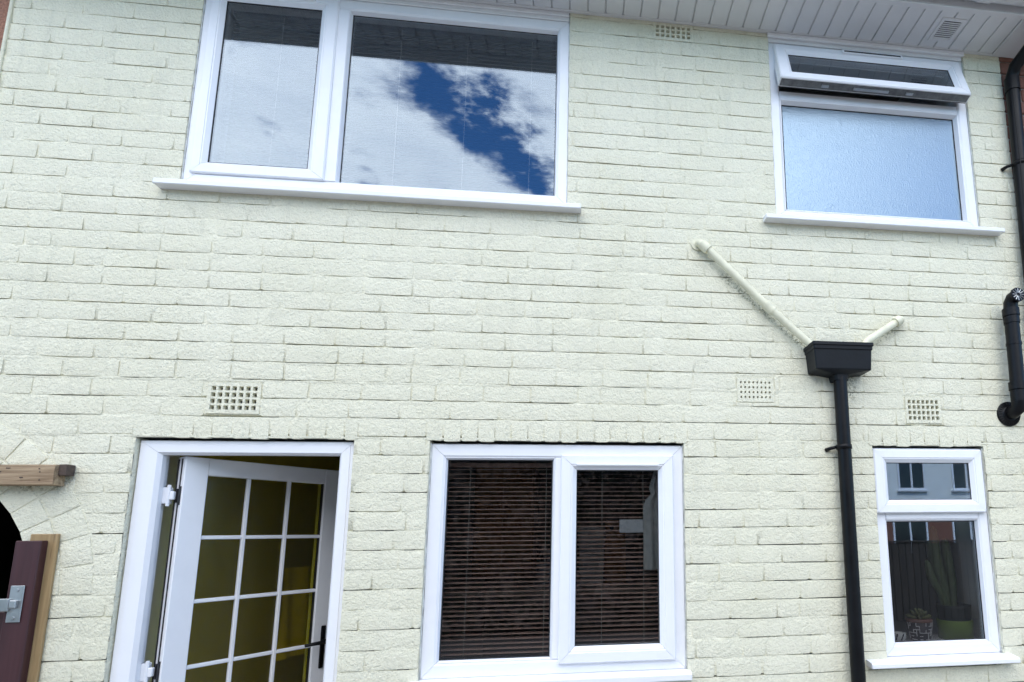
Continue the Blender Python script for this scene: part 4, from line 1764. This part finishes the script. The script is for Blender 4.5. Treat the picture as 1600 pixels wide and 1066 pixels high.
m.tube([(0.156, 0.498, 1.72), (0.156, 0.4995, 1.72)], 0.012, 16)
m.build('hanging_hole', 'dark', cbd)
jk = cloth('yellow_jacket', 1.28, 1.78, -1.835, 0.95, 1.50, 'yellow', 'yellow jacket hanging in the hall behind the door glass', 'jacket', 3, 0.02, 0.0, 0.06)
for v_ in jk.data.vertices:
    x_, y_, z_ = v_.co
    v_.co = (y_, x_, z_)


# ------------------------------------------------------------------ the far side of the garden (seen in the window reflections)
fz = thing('garden_fence', (6, -8, 0), 'dark close-boarded garden fence mirrored in the kitchen window', 'fence')
me = None
for k in range(62):
    x = 2.2 + k * 0.14
    if me is None:
        m = MB()
        m.bbox(-0.066, 0.066, -0.012, 0.012, 0.0, 1.45, 0.004)
        o = m.build('board', 'fence', fz)
        me = o.data
        o.location = (x, -8, 0)
    else:
        o = link('board', me, fz)
        o.location = (x, -8 + random.uniform(-.006, .006), random.uniform(-.01, .01))
m = MB()
m.bbox(2.1, 10.9, -8.06, -8.014, 1.15, 1.23, 0.004)
m.bbox(2.1, 10.9, -8.06, -8.014, 0.30, 0.38, 0.004)
m.bbox(2.1, 10.9, -8.04, -7.96, 1.455, 1.49, 0.004)
m.build('rail', 'fence', fz)


def far_house(x0, label):
    y = -18.0
    t = thing('far_house', (x0 + 2.9, y - 3, 0), label, 'house', 'houses across the gardens')
    m = MB()
    m.box(x0, x0 + 5.8, y - 6, y, -0.02, 2.5)
    w = m.build('lower_wall', 'redbrick', t)
    m = MB()
    m.box(x0, x0 + 5.8, y - 6, y + 0.03, 2.501, 5.2)
    m.build('upper_wall', 'render', t)
    m = MB()
    m.add([(x0 - .1, y + .4, 5.15), (x0 + 5.9, y + .4, 5.15), (x0 + 5.9, y - 3, 7.6), (x0 - .1, y - 3, 7.6), (x0 - .1, y - 6.4, 5.15), (x0 + 5.9, y - 6.4, 5.15)],
          [(0, 1, 2, 3), (3, 2, 5, 4), (0, 3, 4), (1, 5, 2), (0, 4, 5, 1)])
    m.build('roof', 'roof', t)
    for (a, b, c, d) in ((0.6, 1.8, 3.2, 4.4), (2.6, 3.4, 3.4, 4.4), (4.2, 5.3, 3.2, 4.4), (0.5, 2.0, 0.9, 2.15), (2.5, 3.4, 0.0, 2.1), (3.9, 5.3, 0.9, 2.15)):
        yy = y + (0.03 if c > 2.5 else 0)
        m = MB()
        m.frame(x0 + a, x0 + b, c, d, [(0, yy + .001), (0, yy + .05), (.07, yy + .05), (.07, yy + .01)], 0)
        m.box(x0 + (a + b) / 2 - .035, x0 + (a + b) / 2 + .035, yy + .01, yy + .045, c + .07, d - .07)
        if c > 0:
            m.box(x0 + a - .06, x0 + b + .06, yy + .001, yy + .12, c - .07, c - .005)
        f = m.build('window' if c > 0 else 'door', 'upvc', t)
        m = MB()
        m.quad((x0 + b - .06, yy + .012, c + .06), (x0 + a + .06, yy + .012, c + .06), (x0 + a + .06, yy + .012, d - .06), (x0 + b - .06, yy + .012, d - .06))
        m.build('pane', 'opane', f)


far_house(7.6, 'nearer half of the white topped brick houses mirrored in the kitchen window')
far_house(13.4, 'further half of the white topped brick houses mirrored in the kitchen window')

# unseen hedge, added to darken the reflections in the ground floor window
m = MB()
hr = random.Random(21)
for k in range(16000):
    a = hr.uniform(-9, 2.1)
    top = 4.6 + 0.5 * nz(a * 0.7, 2) + 0.3 * nz(a * 2.3, 5)
    z = top * hr.random() ** 0.8
    y = -8.2 + (0.55 + 0.25 * nz(a * 1.5, z * 1.5)) * (1 if hr.random() < .75 else hr.uniform(-1, 1)) * math.sqrt(max(0.05, 1 - (z / top) ** 4))
    s = hr.uniform(0.05, 0.11)
    d1 = Vector((hr.gauss(0, 1), hr.gauss(0, 1), hr.gauss(0, 1))).normalized()
    d2 = d1.cross(Vector((hr.gauss(0, 1), hr.gauss(0, 1), hr.gauss(0, 1)))).normalized()
    c = Vector((a, y, max(z, 0.05)))
    m.quad(c - d1 * s, c + d2 * s * .45, c + d1 * s, c - d2 * s * .45)
hd = thing('darkening_hedge', (-3.4, -8.2, 0), 'tall evergreen hedge added out of view to darken the ground floor window reflections', 'hedge')
m.build('foliage', 'leaf', hd)
m = MB()
m.bbox(-8.9, 2.0, -8.5, -7.9, 0.0, 4.2, 0.1)
m.build('hedge_core', 'woodend', hd)
